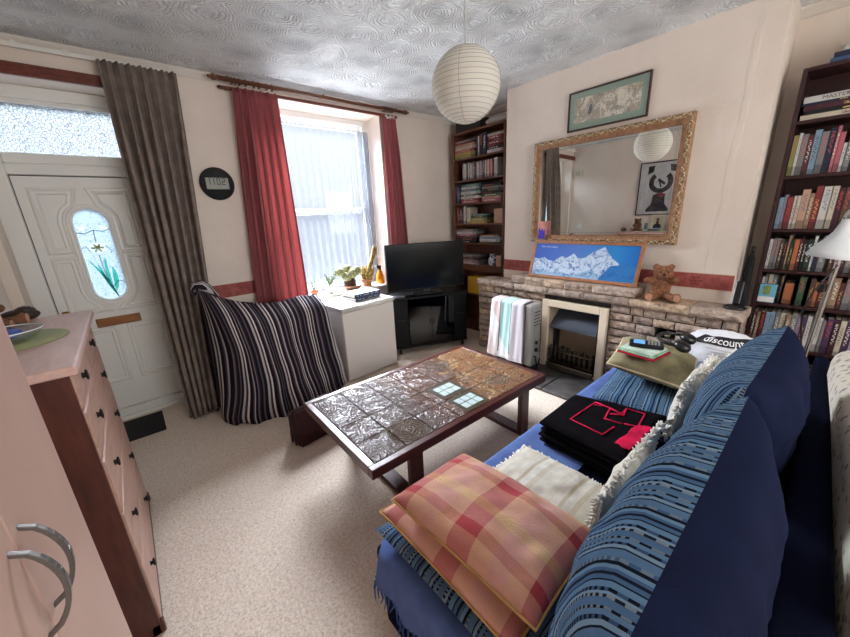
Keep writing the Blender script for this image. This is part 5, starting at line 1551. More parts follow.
# briefcase under the table
t = thing('briefcase', 'dark maroon leather briefcase standing on the carpet under the coffee table edge', 'briefcase', (.83, 2.24, 0), math.atan2(.11, 1))
LEATH = M('maroon_leather', (52, 20, 24), .28, var=.2, vscale=12, bs=.15, bscale=90)
bm = nb(); L_ = .42
def bag(u, v):
    pass
P0 = [(-.21, -.085, 0.002), (-.21, .085, 0.002), (-.21, .045, .25), (-.21, -.045, .25)]
V0 = [bm.verts.new((x, y, z)) for x, y, z in P0]; V1 = [bm.verts.new((.21, y, z)) for x, y, z in P0]
for k in range(4): bm.faces.new((V0[k], V0[(k + 1) % 4], V1[(k + 1) % 4], V1[k]))
bm.faces.new(V0); bm.faces.new(V1)
bmesh.ops.bevel(bm, geom=list(bm.edges), offset=.014, segments=3, affect='EDGES')
obj('body', bm, LEATH, t, True)
bm = nb()
for s in (-1, 1):
    for yy_ in (-.03, .03):
        poly(bm, [(s * .212, yy_ - .006, .01), (s * .212, yy_ + .006, .01), (s * .212, yy_ * .4 + .006, .245), (s * .212, yy_ * .4 - .006, .245)], .008, (s, 0, 0))
obj('gusset', bm, LEATH, t)
bm = nb(); poly(bm, [(-.205, -.05, .262), (.205, -.05, .262), (.205, -.074, .12), (.15, -.080, .09), (-.15, -.080, .09), (-.205, -.074, .12)], .006, (0, -1, .2)); obj('flap', bm, LEATH, t)
bm = nb(); tube(bm, [(-.07, 0, .25), (-.065, -.01, .275), (-.03, -.02, .285), (.03, -.02, .285), (.065, -.01, .275), (.07, 0, .25)], .009, 8); obj('handle', bm, LEATH, t, True)

# ================================================================== COFFEE TABLE
TL_, TW_, TZ = 1.40, .825, .41
t = thing('coffee_table', 'low tile topped coffee table with dark red wood frame on sled legs', 'coffee table', (1.340, 1.566, 0), R(-1.4))
bm = nb()
bw = .036
for x0, x1, y0, y1 in ((-TL_ / 2, TL_ / 2, -TW_ / 2, -TW_ / 2 + bw), (-TL_ / 2, TL_ / 2, TW_ / 2 - bw, TW_ / 2), (-TL_ / 2, -TL_ / 2 + bw, -TW_ / 2 + bw, TW_ / 2 - bw), (TL_ / 2 - bw, TL_ / 2, -TW_ / 2 + bw, TW_ / 2 - bw)): box(bm, x0, x1, y0, y1, TZ - .055, TZ, .003)
box(bm, -TL_ / 2 + bw, TL_ / 2 - bw, -TW_ / 2 + bw, TW_ / 2 - bw, TZ - .05, TZ - .012)
obj('table_frame', bm, REDWOOD, t)
ix, iy = TL_ / 2 - bw - .001, TW_ / 2 - bw - .001
tx, ty = 2 * ix / 7, 2 * iy / 4
def tile_mat():
    m, n, l, b = base('relief_ceramic_tiles', .16, 0, .36)
    u, v, uv = uvsplit(n, l)
    a = nz(n, l, uv, 9, 5, .65, 2.0)
    s1 = nz(n, l, uv, 22, 3, .6, 3.5)
    silver = ramp(n, l, s1, [(.35, lin((58, 46, 42))), (.5, lin((104, 92, 88))), (.65, lin((70, 58, 52)))])
    brown = ramp(n, l, s1, [(.35, lin((62, 44, 36))), (.5, lin((96, 68, 54))), (.68, lin((118, 94, 82)))])
    gold = ramp(n, l, a, [(.36, lin((84, 44, 28))), (.46, lin((146, 98, 56))), (.54, lin((88, 64, 44))), (.66, lin((184, 146, 94)))])
    fac1 = mth(n, l, 'MULTIPLY', mth(n, l, 'SUBTRACT', mth(n, l, 'ADD', u, mth(n, l, 'MULTIPLY', mth(n, l, 'SUBTRACT', a, .5), .35)), .40), 7.0)
    fac2 = mth(n, l, 'MULTIPLY', mth(n, l, 'SUBTRACT', mth(n, l, 'ADD', mth(n, l, 'SUBTRACT', u, mth(n, l, 'MULTIPLY', v, .35)), mth(n, l, 'MULTIPLY', mth(n, l, 'SUBTRACT', a, .5), .5)), .70), 7.0)
    for f_ in (fac1, fac2): f_.node.use_clamp = True
    c = mixc(n, l, fac1, silver, brown); c = mixc(n, l, fac2, c, gold)
    # concentric round motifs
    rings_h = None
    for cx_, cy_, rr in ((1.07, .15, .085), (.93, .62, .10), (.27, .10, .11)):
        du = mth(n, l, 'SUBTRACT', u, cx_); dv = mth(n, l, 'SUBTRACT', v, cy_)
        d = mth(n, l, 'SQRT', mth(n, l, 'ADD', mth(n, l, 'MULTIPLY', du, du), mth(n, l, 'MULTIPLY', dv, dv)))
        ins = mth(n, l, 'LESS_THAN', d, rr)
        rg = mth(n, l, 'MULTIPLY', ins, mth(n, l, 'SINE', mth(n, l, 'MULTIPLY', mth(n, l, 'ADD', d, mth(n, l, 'MULTIPLY', a, .02)), 330)))
        c = mixc(n, l, mth(n, l, 'MULTIPLY', ins, .6), c, lin((92, 74, 58)))
        rings_h = rg if rings_h is None else mth(n, l, 'ADD', rings_h, rg)
    def grout(a_, size):
        f = mth(n, l, 'FRACT', mth(n, l, 'DIVIDE', a_, size))
        return mth(n, l, 'LESS_THAN', mth(n, l, 'MINIMUM', f, mth(n, l, 'SUBTRACT', 1.0, f)), .0024 / size)
    g = mth(n, l, 'MAXIMUM', grout(u, tx), grout(v, ty))
    c = mixc(n, l, g, c, lin((84, 74, 68)))
    l.new(c, b.inputs['Base Color'])
    l.new(mth(n, l, 'ADD', mth(n, l, 'MULTIPLY', g, .5), mth(n, l, 'ADD', mth(n, l, 'MULTIPLY', fac2, .2), .14)), b.inputs['Roughness'])
    s2 = nz(n, l, uv, 7, 2, .5, 2.0)
    sw = mth(n, l, 'SINE', mth(n, l, 'MULTIPLY', mth(n, l, 'ADD', s2, mth(n, l, 'MULTIPLY', u, .15)), 52.0))
    hgt = mth(n, l, 'ADD', mth(n, l, 'MULTIPLY', sw, .5), mth(n, l, 'ADD', mth(n, l, 'MULTIPLY', s1, 1.0), mth(n, l, 'MULTIPLY', rings_h, .8)))
    hgt = mth(n, l, 'SUBTRACT', hgt, mth(n, l, 'MULTIPLY', g, 2.0))
    bump(n, l, b, hgt, 1.0, .0042)
    return m
bm = nb()
for i in range(7):
    for j in range(4): box(bm, -ix + i * tx + .0022, -ix + (i + 1) * tx - .0022, -iy + j * ty + .0022, -iy + (j + 1) * ty - .0022, TZ - .010, TZ - .001, .0022, 2)
uvl = bm.loops.layers.uv.verify()
for f_ in bm.faces:
    for lp in f_.loops: lp[uvl].uv = (lp.vert.co.x + ix, lp.vert.co.y + iy)
tt = obj('tile_top', bm, tile_mat(), t)
ICE = M('ice_blue_glaze', (184, 200, 198), .25, bs=.3, bscale=50)
OLV = M('dark_olive_glaze', (66, 60, 44), .35, bs=.4, bscale=60)
tx *= 1.15; ty *= 1.04
for cx_, cy_ in ((.062, -ty * .5 + .01), (.062, -ty * 1.5 + .01)):
    bm = nb(); box(bm, cx_ - tx * .46, cx_ + tx * .46, cy_ - ty * .44, cy_ + ty * .44, TZ - .004, TZ + .001, .002); w_ = obj('relief_window', bm, OLV, tt)
    bm = nb()
    for i in range(3):
        for j in range(2):
            x = cx_ + (i - 1) * tx * .235; y = cy_ + (j - .5) * ty * .31
            box(bm, x - tx * .107, x + tx * .107, y - ty * .14, y + ty * .14, TZ, TZ + .0035, .0015)
    obj('glazed_square', bm, ICE, w_)
for x in (-.42, .52):
    for y in (-.36, .36):
        bm = nb(); box(bm, x - .042, x + .042, y - .017, y + .017, .0, TZ - .055, .003); obj('leg', bm, REDWOOD, t)
    bm = nb(); box(bm, x - .042, x + .042, -.343, .343, .0, .03, .003); obj('runner', bm, REDWOOD, t)

# ================================================================== SOFA
NAVY = fabric('navy_cotton', (14, 18, 36), .12, .95, .3, 1.5)
BLUE = fabric('mid_blue_cotton', (88, 108, 158), .07, .95, .3, 2.0)
SX0, SX1 = .44, 2.80
t = thing('sofa', 'long low sofa with navy back facing the window in the right foreground', 'sofa', (1.6, .4, 0))
bm = nb(); box(bm, SX0 + .01, SX1 - .01, -.046, .85, .04, .285, .02, 2); obj('base', bm, NAVY, t, world=True)
bm = nb(); box(bm, SX0, SX1, -.047, .86, .29, .398, .02, 3); obj('seat_cushion', bm, NAVY, t, True, world=True)
bm = nb(); box(bm, SX0, SX1, -.110, -.048, .04, .66, .02, 3)
for v_ in bm.verts:
    if v_.co.y < -.079: v_.co.y = v_.co.y + .010 - .040 * (SX1 - v_.co.x) / (SX1 - SX0) * 1.6
obj('backrest', bm, NAVY, t, True, world=True)
for x in (SX0 + .08, SX1 - .08):
    for y in (.06, .78):
        bm = nb(); box(bm, x - .025, x + .025, y - .025, y + .025, 0, .042); obj('foot', bm, REDWOOD, t, world=True)
def rrect(u, x0, x1, y0, y1, r):
    """point on a rounded rectangle, u in 0..1, starting mid back"""
    w, d = x1 - x0 - 2 * r, y1 - y0 - 2 * r
    P = 2 * w + 2 * d + 2 * math.pi * r
    s = (u % 1) * P
    segs = [('l', w, (x0 + r, y1), (1, 0)), ('a', math.pi * r / 2, (x1 - r, y1 - r), 90), ('l', d, (x1, y1 - r), (0, -1)), ('a', math.pi * r / 2, (x1 - r, y0 + r), 0), ('l', w, (x1 - r, y0), (-1, 0)), ('a', math.pi * r / 2, (x0 + r, y0 + r), 270), ('l', d, (x0, y0 + r), (0, 1)), ('a', math.pi * r / 2, (x0 + r, y1 - r), 180)]
    for k, L, o, d_ in segs:
        if s <= L:
            if k == 'l': return Vector((o[0] + d_[0] * s, o[1] + d_[1] * s, 0))
            a = R(d_) - s / r
            return Vector((o[0] + r * math.cos(a), o[1] + r * math.sin(a), 0))
        s -= L
    return Vector((x0 + r, y1, 0))
def sofa_throw(u, v):
    tx0, tx1, ty0, ty1 = SX0 - .012, SX1 + .012, .012, .874
    if v < .45:                                   # top
        k = v / .45
        ins = .33 * (1 - k) + .035 * k; z = .414
    elif v < .62:
        a = (v - .45) / .17 * math.pi / 2; ins = .035 - .035 * math.sin(a); z = .414 - .035 + .035 * math.cos(a)
    else:
        k = (v - .62) / .38; ins = -.010 * k; z = .379 - .115 * k
    p_ = rrect(u, tx0 + ins, tx1 - ins, ty0 + ins, ty1 - ins, max(.01, .085 - ins * .2))
    drop = max(0, (v - .5) * 2)
    wv = .010 * math.sin(u * 190 + 3 * math.sin(u * 40)) * drop
    c = Vector(((tx0 + tx1) / 2, (ty0 + ty1) / 2, 0)); d = (p_ - c); d.normalize()
    p_ += d * wv
    z += .0045 * mnoise.noise(Vector((p_.x * 7, p_.y * 11, 1))) + .003 * mnoise.noise(Vector((p_.x * 17, p_.y * 9, 5))) if v < .45 else 0
    if p_.y < .09: z = max(z, .40)
    return (p_.x, p_.y, z)
bm = nb(); grid(bm, sofa_throw, 260, 26, closed_u=True)
tv = obj('sofa_throw', bm, BLUE, None, True, loc=(1.6, .4, .4), recalc=False); tag(tv, 'plain blue cotton throw with fringed hem covering the sofa seat', 'throw')
bm = nb(); q = random.Random(2)
for k in range(420):
    u = k / 420
    p_ = Vector(sofa_throw(u, 1.0))
    if p_.y < .1: continue
    p_.z += .006
    tube(bm, [p_, p_ + Vector((q.uniform(-.006, .006), q.uniform(-.006, .006), -.03)), p_ + Vector((q.uniform(-.012, .012), q.uniform(-.012, .012), -.06))], [.003, .0035, .0012], 4)
obj('fringe', bm, fabric('blue_fringe', (70, 92, 150), .15), tv, world=True)

BLUEBANDS = [(0, (70, 104, 142)), (.06, (18, 22, 34)), (.085, (96, 134, 166)), (.17, (58, 88, 124)), (.22, (124, 156, 180)), (.255, (24, 28, 42)), (.30, (78, 112, 148)), (.40, (14, 17, 27)), (.435, (88, 124, 158)), (.50, (52, 80, 116)), (.545, (120, 148, 170)), (.60, (20, 25, 38)), (.625, (84, 118, 152)), (.74, (60, 92, 130)), (.79, (16, 20, 32)), (.84, (102, 138, 168)), (.90, (66, 98, 136)), (.95, (22, 28, 44))]
DASH = [(.17, .22, (16, 20, 32)), (.255, .30, (176, 188, 196)), (.50, .545, (18, 24, 36)), (.74, .79, (150, 170, 186)), (.40, .435, (150, 166, 180))]
BLUEBANDS = [(p_, tuple((v * .9 + sum(c_) / 3 * .1) * 1.0 for v in c_)) for p_, c_ in BLUEBANDS]
DASH = [(a_, b_, tuple(v * .75 for v in c_)) for a_, b_, c_ in DASH]
ETH = stripe_mat('woven_blue_stripe', 0, .145, BLUEBANDS, DASH, wob=.02)
ETH2 = stripe_mat('woven_blue_stripe_crossways', 1, .145, BLUEBANDS, DASH, wob=.008)
def pillow(name, label, c, ex, ey, L, H, T, mf, mb=None, pinch=.07, seed=0, group=None, cat='cushion', nu=40, nv=34, wr=.006, flat=1.0):
    Mx = frame3(c, ex, ey)
    t = thing(name, label, cat, c, 0, group)
    def surf(sign):
        def f(u, v):
            s = 2 * u - 1; q_ = 2 * v - 1
            s = math.copysign(abs(s) ** .9, s); q_ = math.copysign(abs(q_) ** .9, q_)
            x = L / 2 * s * (1 - pinch * (1 - q_ * q_)); y = H / 2 * q_ * (1 - pinch * (1 - s * s))
            e = max(0, 1 - abs(s) ** 2.6) ** .46 * max(0, 1 - abs(q_) ** 2.6) ** .46
            z = sign * T / 2 * e
            w = mnoise.noise(Vector((x * 9 + seed, y * 9, sign * 3))) * wr * 2 + mnoise.noise(Vector((x * 22 + seed, y * 20, sign * 5))) * wr
            edge = min(1, 3 * (1 - max(abs(s), abs(q_))))
            z += w * edge * (1 if e > 0 else 0)
            if sign < 0: z *= flat
            return Mx @ Vector((x, y, z))
        return f
    uvf = lambda u, v: (u * L, v * H)
    if mb is None:
        bm = nb(); grid(bm, surf(1), nu, nv, uvf=uvf); grid(bm, surf(-1), nu, nv, uvf=uvf)
        bmesh.ops.remove_doubles(bm, verts=bm.verts, dist=.0004)
        obj('cover', bm, mf, t, True, world=True)
    else:
        for nm, s, mm in (('front_panel', 1, mf), ('back_panel', -1, mb)):
            bm = nb(); grid(bm, surf(s), nu, nv, uvf=uvf)
            if s < 0: bmesh.ops.reverse_faces(bm, faces=bm.faces)
            obj(nm, bm, mm, t, True, world=True, recalc=False)
    def edge(k):
        """k in 0..4 runs around the seam"""
        i = int(k) % 4; f = (k - int(k)) * 2 - 1
        s, q_ = ((f, -1), (1, f), (-f, 1), (-1, -f))[i]
        return Mx @ Vector((L / 2 * s * (1 - pinch * (1 - q_ * q_)), H / 2 * q_ * (1 - pinch * (1 - s * s)), 0))
    t_edge = edge
    return t, Mx, edge
def piping(t, edge, r, mat):
    bm = nb(); tube(bm, [edge(4 * k / 96) for k in range(96)], r, 6, closed=True); obj('piping', bm, mat, t, True, world=True)
def fringe(t, Mx, edge, mat, n=230, ln=.022, seed=1, r=.0045):
    q_ = random.Random(seed); bm = nb()
    c = Mx.translation; ez = Vector((Mx[0][2], Mx[1][2], Mx[2][2]))
    for k in range(n):
        p_ = edge(4 * (k + q_.random()) / n); d = (p_ - c).normalized() + ez * q_.uniform(-1.0, 1.0) + Vector((q_.uniform(-.4, .4), q_.uniform(-.4, .4), q_.uniform(-.4, .4)))
        d.normalize(); l_ = ln * q_.uniform(.7, 1.2)
        p_ = p_ - (p_ - c).normalized() * .005
        tube(bm, [p_, p_ + d * l_ * .5, p_ + d * l_], [r, r * 1.1, r * .5], 5)
    obj('fringe', bm, mat, t, True, world=True)
# the big back cushions
NB = fabric('navy_cushion_back', (17, 22, 44), .08, .92, .25, 1.2)
pillow('back_cushion', 'big blue striped cushion with navy back, nearest along the sofa back', (.735, .098, .722), (-1, 0, 0), (0, -.05, .55), .86, .585, .285, ETH, NB, .05, 3, 'striped blue cushions')
pillow('back_cushion', 'big blue striped cushion with navy back, farther along the sofa near the bookcase', (1.585, .102, .722), (-1, .03, 0), (0, -.06, .55), .77, .585, .28, ETH, NB, .06, 9, 'striped blue cushions')
pillow('cushion', 'striped blue and navy cushion lying flat at the bottom of the checked pile', (.675, .535, .456), (0, 1, .0), (-1, 0, .0), .66, .44, .075, ETH, NB, .05, 14, 'striped blue cushions', flat=.75)
pillow('cushion', 'striped blue cushion lying flat under the green cushion', (2.16, .57, .466), (-.12, 1, 0), (-1, -.12, 0), .42, .60, .095, ETH, NB, .05, 21, 'striped blue cushions')
# checked pair
def plaid():
    m, n, l, b = base('red_yellow_check', .92, 0, .2)
    u, v, uv = uvsplit(n, l)
    RED, PK, YE, OR = lin((176, 72, 78)), lin((214, 164, 152)), lin((226, 198, 146)), lin((216, 168, 138))
    fu = mth(n, l, 'FRACT', mth(n, l, 'DIVIDE', mth(n, l, 'ADD', u, .02), .235))
    fv = mth(n, l, 'FRACT', mth(n, l, 'DIVIDE', mth(n, l, 'ADD', v, .05), .19))
    a = ramp(n, l, fu, [(0, RED), (.27, OR), (.5, PK), (.76, OR)], 'CONSTANT')
    c = ramp(n, l, fv, [(0, PK), (.28, YE), (.46, PK), (.72, RED), (.9, OR)], 'CONSTANT')
    x = mixc(n, l, .42, a, c)
    x = mixc(n, l, mth(n, l, 'MULTIPLY', nz(n, l, uv, 40, 3), .15), x, lin((120, 60, 50)))
    l.new(x, b.inputs['Base Color'])
    h = mth(n, l, 'ADD', nz(n, l, uv, 280, 2), mth(n, l, 'MULTIPLY', nz(n, l, uv, 12, 3, .5, 1.5), 2.2))
    bump(n, l, b, h, .3, .006)
    return m
CHK = plaid(); CPIPE = fabric('check_piping', (190, 150, 100), .1)
for lab, c, ex, ey, L, H, T, sd in (('lower checked red and yellow cushion, sandwiched above the blue striped one', (.665, .580, .525), (0, 1, 0), (-1, .0, .03), .545, .385, .10, 31),
                                   ('upper checked red and yellow cushion, topmost of the pile at the sofa end', (.675, .540, .600), (-.03, 1, .0), (-1, -.03, .06), .525, .355, .150, 37)):
    t, Mx, e = pillow('cushion', lab, c, ex, ey, L, H, T, CHK, None, .03, sd, 'checked cushions', flat=.3)
    piping(t, e, .004, CPIPE)
# cream fringed cushions
CRM = stripe_mat('cream_banded_cotton', 0, .16, [(0, (226, 220, 206)), (.3, (214, 204, 184)), (.42, (230, 226, 216)), (.6, (206, 194, 170)), (.68, (228, 222, 210)), (.85, (220, 212, 196))], bs=.4)
CFR = fabric('cream_cotton_fringe', (232, 228, 218), .06)
for lab, c, ex, ey, L, H, T, sd, n_, ln in (
    ('cream fringed cushion lying flat beside the checked cushions', (1.04, .555, .472), (0, 1, .0), (-1, 0, .04), .40, .32, .10, 41, 240, .016),
    ('cream fringed cushion leaning on the nearest blue striped back cushion', (1.21, .338, .535), (-1, .0, 0), (0, -.03, .22), .56, .235, .065, 43, 330, .024),
    ('cream fringed cushion propped upright before the farther striped back cushion', (2.0, .330, .572), (-1, .03, 0), (0, -.05, .30), .42, .30, .09, 47, 300, .030),
    ('cream fringed cushion squeezed behind the other upright one by the carrier bag', (2.16, .255, .580), (-1, .06, 0), (0, -.03, .3), .42, .31, .07, 53, 260, .030)):
    t, Mx, e = pillow('cushion', lab, c, ex, ey, L, H, T, CRM, None, .04, sd, 'cream fringed cushions')
    fringe(t, Mx, e, CFR, n_, ln, sd)
# green cushion
GRC = fabric('sage_green_linen', (146, 138, 108), .14, .95, .35, 1.5)
t, Mx, e = pillow('cushion', 'sage green piped cushion holding a phone, on top of a striped blue cushion', (2.29, .585, .592), (-.20, 1, .16), (-1, -.20, .02), .42, .54, .18, GRC, None, .04, 61, flat=.7)
piping(t, e, .006, fabric('cream_piping', (196, 182, 150), .1))

# folded black blanket
BLK = fabric('black_wool', (20, 17, 20), .25, 1.0, .5, 1.0)
c0 = [(1.30, .745), (1.72, .785), (1.86, .385), (1.275, .37)]
t = thing('folded_blanket', 'folded black wool blanket with bright pink outline pattern on the sofa', 'blanket', (1.54, .57, .415))
FB = [Vector((1.335, .765, 0)), Vector((1.685, .772, 0)), Vector((1.79, .372, 0)), Vector((1.315, .392, 0))]
def bil(u, v): return FB[0].lerp(FB[1], u).lerp(FB[3].lerp(FB[2], u), v)
for i, (z, th, off) in enumerate(((.4195, .028, .0), (.4485, .026, .012), (.4755, .03, -.008), (.5065, .034, .006))):
    bm = nb()
    def layer(u, v, z=z, th=th, off=off, i=i):
        a = 2 * math.pi * u
        # rounded slab cross-section outline; v: bottom centre -> rim -> top centre
        k = math.sin(math.pi * v); h = -math.cos(math.pi * v)
        cx, cy = math.cos(a), math.sin(a)
        mx = max(abs(cx), abs(cy)); cx /= mx; cy /= mx
        k2 = min(1, k * 1.9) if True else k
        k2 = k ** .35 if v not in (0, 1) else 0
        U, V_ = .5 + .5 * cx * k2, .5 + .5 * cy * k2
        p_ = bil(U, V_); p_ += (p_ - bil(.5, .5)) * off * 2
        p_.z = z + th / 2 + th / 2 * max(-1, min(1, h * 1.6)) + .0 + .003 * mnoise.noise(Vector((p_.x * 9, p_.y * 9, i))) * (1 if h > 0 else 0)
        return p_
    grid(bm, layer, 72, 18, closed_u=True)
    obj('fold', bm, BLK, t, True, world=True)
PINKW = fabric('bright_pink_wool', (226, 40, 84), .15, 1.0, .6)
zt = .5425
def bl(pts, r=.004): 
    bm_ = pk
    tube(bm_, [bil(a, b_) + Vector((0, 0, zt)) for a, b_ in pts], r, 5)
pk = nb()
for pts in ([(1.667, 0.651), (1.66, 0.563), (1.645, 0.518)], [(1.667, 0.651), (1.435, 0.666), (1.415, 0.511), (1.514, 0.499)], [(1.652, 0.612), (1.638, 0.647)],
            [(1.657, 0.576), (1.645, 0.518), (1.712, 0.52), (1.721, 0.442), (1.588, 0.426), (1.566, 0.478)], [(1.657, 0.576), (1.546, 0.556), (1.559, 0.485)], [(1.712, 0.52), (1.639, 0.505), (1.607, 0.556)]):
    tube(pk, [(x, y, zt + .0015 * math.sin(x * 90)) for x, y in pts], .004, 5)
obj('pink_line', pk, PINKW, t, True, world=True)
bm = nb()
PT = [Vector((1.385, .445, 0)), Vector((1.59, .430, 0)), Vector((1.61, .372, 0)), Vector((1.375, .388, 0))]
def patch(u, v):
    p_ = PT[0].lerp(PT[1], u).lerp(PT[3].lerp(PT[2], u), v)
    p_.x += .004 * math.sin(v * 9 + u * 3); p_.y += .003 * math.sin(u * 11)
    p_.z = zt + .006 + .004 * math.sin(u * 37) * math.sin(v * 29)
    return p_
grid(bm, patch, 20, 12)
o = obj('pink_patch', bm, PINKW, t, True, world=True); o.modifiers.new('thick', 'SOLIDIFY').thickness = -.004

# phone, headphones, cloth on the green cushion
zg = .692
t = thing('folded_scarf', 'small folded cloth with mint, white and red edges under the phone', 'cloth', (2.10, .60, zg))
for i, (nm, c, d) in enumerate((('red_fold', (168, 40, 56), .0), ('mint_fold', (150, 188, 160), .008), ('pale_fold', (190, 206, 190), .016))):
    bm = nb(); obox(bm, Matrix.Translation((2.13 + .01 * i, .60 + .004 * i, zg + .004 + d)) @ Matrix.Rotation(R(-8), 4, 'Z'), .20 - .012 * i, .20 - .01 * i, .0075, .003, 2); obj('fold', bm, fabric(nm, c), t, world=True)
t = thing('cordless_phone', 'black cordless phone with blue lit screen lying on the green cushion', 'phone', (2.2, .555, zg + .03))
PMX = Matrix.Translation((2.16, .60, zg + .042)) @ Matrix.Rotation(R(-72), 4, 'Z') @ Matrix.Rotation(R(10), 4, 'X')
bm = nb(); obox(bm, PMX, .17, .062, .024, .009, 3); h_ = obj('handset', bm, BLACK, t, True, world=True)
m, n, l, b = base('blue_lcd', .2); b.inputs['Base Color'].default_value = lin((70, 120, 200)); b.inputs['Emission Color'].default_value = lin((90, 150, 230)); b.inputs['Emission Strength'].default_value = .5
bm = nb(); obox(bm, PMX @ Matrix.Translation((-.035, .0, .0122)), .055, .044, .002); obj('screen', bm, m, h_, world=True)
KEY = M('grey_keys', (150, 152, 156), .4)
for i in range(4):
    for j in range(3):
        bm = nb(); obox(bm, PMX @ Matrix.Translation((.012 + i * .016, (j - 1) * .016, .0125)), .010, .010, .003, .001); obj('key', bm, KEY, h_, world=True)
t = thing('headphones', 'black headphones with thick band looped round the phone on the green cushion', 'headphones', (2.25, .53, zg))
bm = nb(); cc = Vector((2.31, .50, zg + .035)); tube(bm, [cc + Vector((.10 * math.cos(a), .08 * math.sin(a), .02 + .01 * math.sin(a))) for a in [R(-30) + R(250) * k / 22 for k in range(23)]], .010, 8); obj('headband', bm, BLACK, t, True, world=True)
for a, dz in ((R(-32), .0), (R(222), .0)):
    p_ = cc + Vector((.10 * math.cos(a), .08 * math.sin(a), .012))
    bm = nb(); lathe(bm, [(0, -.022), (.030, -.022), (.042, -.010), (.042, .008), (.032, .022), (0, .022)], 20, M4=Matrix.Translation(p_) @ Matrix.Rotation(R(25), 4, 'X')); obj('ear_cup', bm, BLACK, t, True, world=True)

# carrier bag
BC = Vector((2.725, .325, .572)); BR_ = Vector((.10, .24, .155))
def bagp(th, ph_, off=0):
    d = Vector((math.cos(ph_) * math.cos(th), math.cos(ph_) * math.sin(th), math.sin(ph_)))
    k = 1 + .10 * mnoise.noise(d * 2.6) + .05 * mnoise.noise(d * 6)
    if off == 0: k += .035 * mnoise.noise(d * 13)
    p_ = BC + Vector((d.x * BR_.x, d.y * BR_.y, d.z * BR_.z)) * k * (1.0 + off)
    p_.z = max(p_.z, .418)
    return p_
t = thing('carrier_bag', 'white plastic carrier bag with a black discount band beyond the cushions', 'bag', (BC.x, BC.y, .417))
bm = nb(); grid(bm, lambda u, v: bagp(2 * math.pi * u, -math.pi / 2 + math.pi * v), 96, 48, closed_u=True)
WB = M('white_polythene', (224, 224, 228), .35, bs=.35, bscale=30, bdist=.01)
bb_ = obj('bag', bm, WB, t, True, world=True)
A0, A1 = R(140), R(255)
P0_, P1_ = R(28), R(52)
bm = nb(); grid(bm, lambda u, v: bagp(A0 + (A1 - A0) * u, P0_ + (P1_ - P0_) * v + .12 * u, .055), 40, 8); bd = obj('black_band', bm, M('black_print', (26, 18, 26), .4), bb_, True, world=True)
def bagtext(nm, s, a_start, a_per, size, col, p_mid, par):
    cu = bpy.data.curves.new('x', 'FONT'); cu.body = s; cu.size = 1.0; cu.align_y = 'CENTER'; cu.offset = .012
    o_ = bpy.data.objects.new('x', cu); C.objects.link(o_); dg = bpy.context.evaluated_depsgraph_get(); dg.update(); me = bpy.data.meshes.new_from_object(o_.evaluated_get(dg)); bpy.data.objects.remove(o_)
    b2 = bmesh.new(); b2.from_mesh(me); bpy.data.meshes.remove(me)
    for v in b2.verts: v.co = bagp(a_start + v.co.x * a_per, p_mid + v.co.y * size + .12 * (a_start + v.co.x * a_per - A0) / (A1 - A0), .075)
    wmax = 0
    return obj(nm, b2, col, par, world=True, recalc=False)
bagtext('band_lettering', 'discount', R(152), R(16.5), R(23), M('white_print', (240, 240, 240), .5), R(39), bd)
bagtext('band_lettering', 'u', R(222), R(16.5), R(23), M('magenta_print', (196, 50, 130), .5), R(39), bd)
bm = nb()
for k, (p_, a0, a1) in enumerate(((20, 160, 235), (8, 170, 240), (14, 158, 200))): tube(bm, [bagp(R(a0 + (a1 - a0) * i / 20), R(p_), .03) for i in range(21)], .0012, 4)
obj('printed_line', bm, M('grey_print', (150, 150, 156), .5), bb_, world=True)

# floral throw-covered chair behind the sofa
m, n, l, b = base('floral_cotton', .9, 0, .2)
v = coords(n, l)
vo = n.new('ShaderNodeTexVoronoi'); vo.inputs['Scale'].default_value = 30; l.new(v, vo.inputs['Vector'])
f = mth(n, l, 'ADD', vo.outputs['Distance'], mth(n, l, 'MULTIPLY', nz(n, l, v, 50, 3), .7))
c = ramp(n, l, f, [(.56, lin((160, 146, 152))), (.64, lin((180, 176, 154))), (.72, lin((222, 213, 197)))])
l.new(c, b.inputs['Base Color']); bump(n, l, b, nz(n, l, v, 260, 2), .3, .006)
FLO = m
t = thing('floral_settee', 'cream floral covered settee standing back to back with the sofa', 'settee', (1.75, -.466, 0), R(2.6))
bm = nb(); box(bm, -.80, .80, -.52, .33, .10, .44, .05, 3); obj('seat', bm, FLO, t, True)
bm = nb(); box(bm, -.83, .83, .11, .335, .15, .80, .07, 4); obj('backrest', bm, FLO, t, True)
for x in (-.75, .75):
    for y in (-.45, .29):
        bm = nb(); box(bm, x - .025, x + .025, y - .025, y + .025, 0, .11); obj('foot', bm, REDWOOD, t)

# floor lamp
t = thing('floor_lamp', 'chrome floor lamp with frosted white glass shade in front of the dark bookcase', 'lamp', (2.97, .015, 0))
bm = nb(); lathe(bm, [(0, 0), (.11, 0), (.112, .008), (.10, .018), (.02, .026), (0, .026)], 32, c=(2.965, .015, 0)); obj('base', bm, CHROME, t, True, world=True)
bm = nb(); tube(bm, [(2.965, .015, .02), (2.955, -.008, .60), (2.945, -.034, 1.19), (2.94, -.055, 1.60)], .0125, 12); obj('pole', bm, CHROME, t, True, world=True)
bm = nb(); tube(bm, [(2.94, -.052, 1.58), (2.925, -.04, 1.59), (2.91, -.032, 1.52), (2.895, -.028, 1.435)], .009, 10); obj('arm', bm, CHROME, t, True, world=True)
SHM = cloth_trans('frosted_glass_shade', (236, 238, 240), .0, .45)
ax_top = Vector((2.89, -.026, 1.395)); ax_bot = Vector((2.79, .000, 1.20)); dv = (ax_bot - ax_top)
Mx = frame3(ax_top, (1, 0, 0), Vector((1, 0, 0)).cross(-dv)); 
z_ = -dv.normalized(); x_ = Vector((1, 0, 0)); y_ = z_.cross(x_)
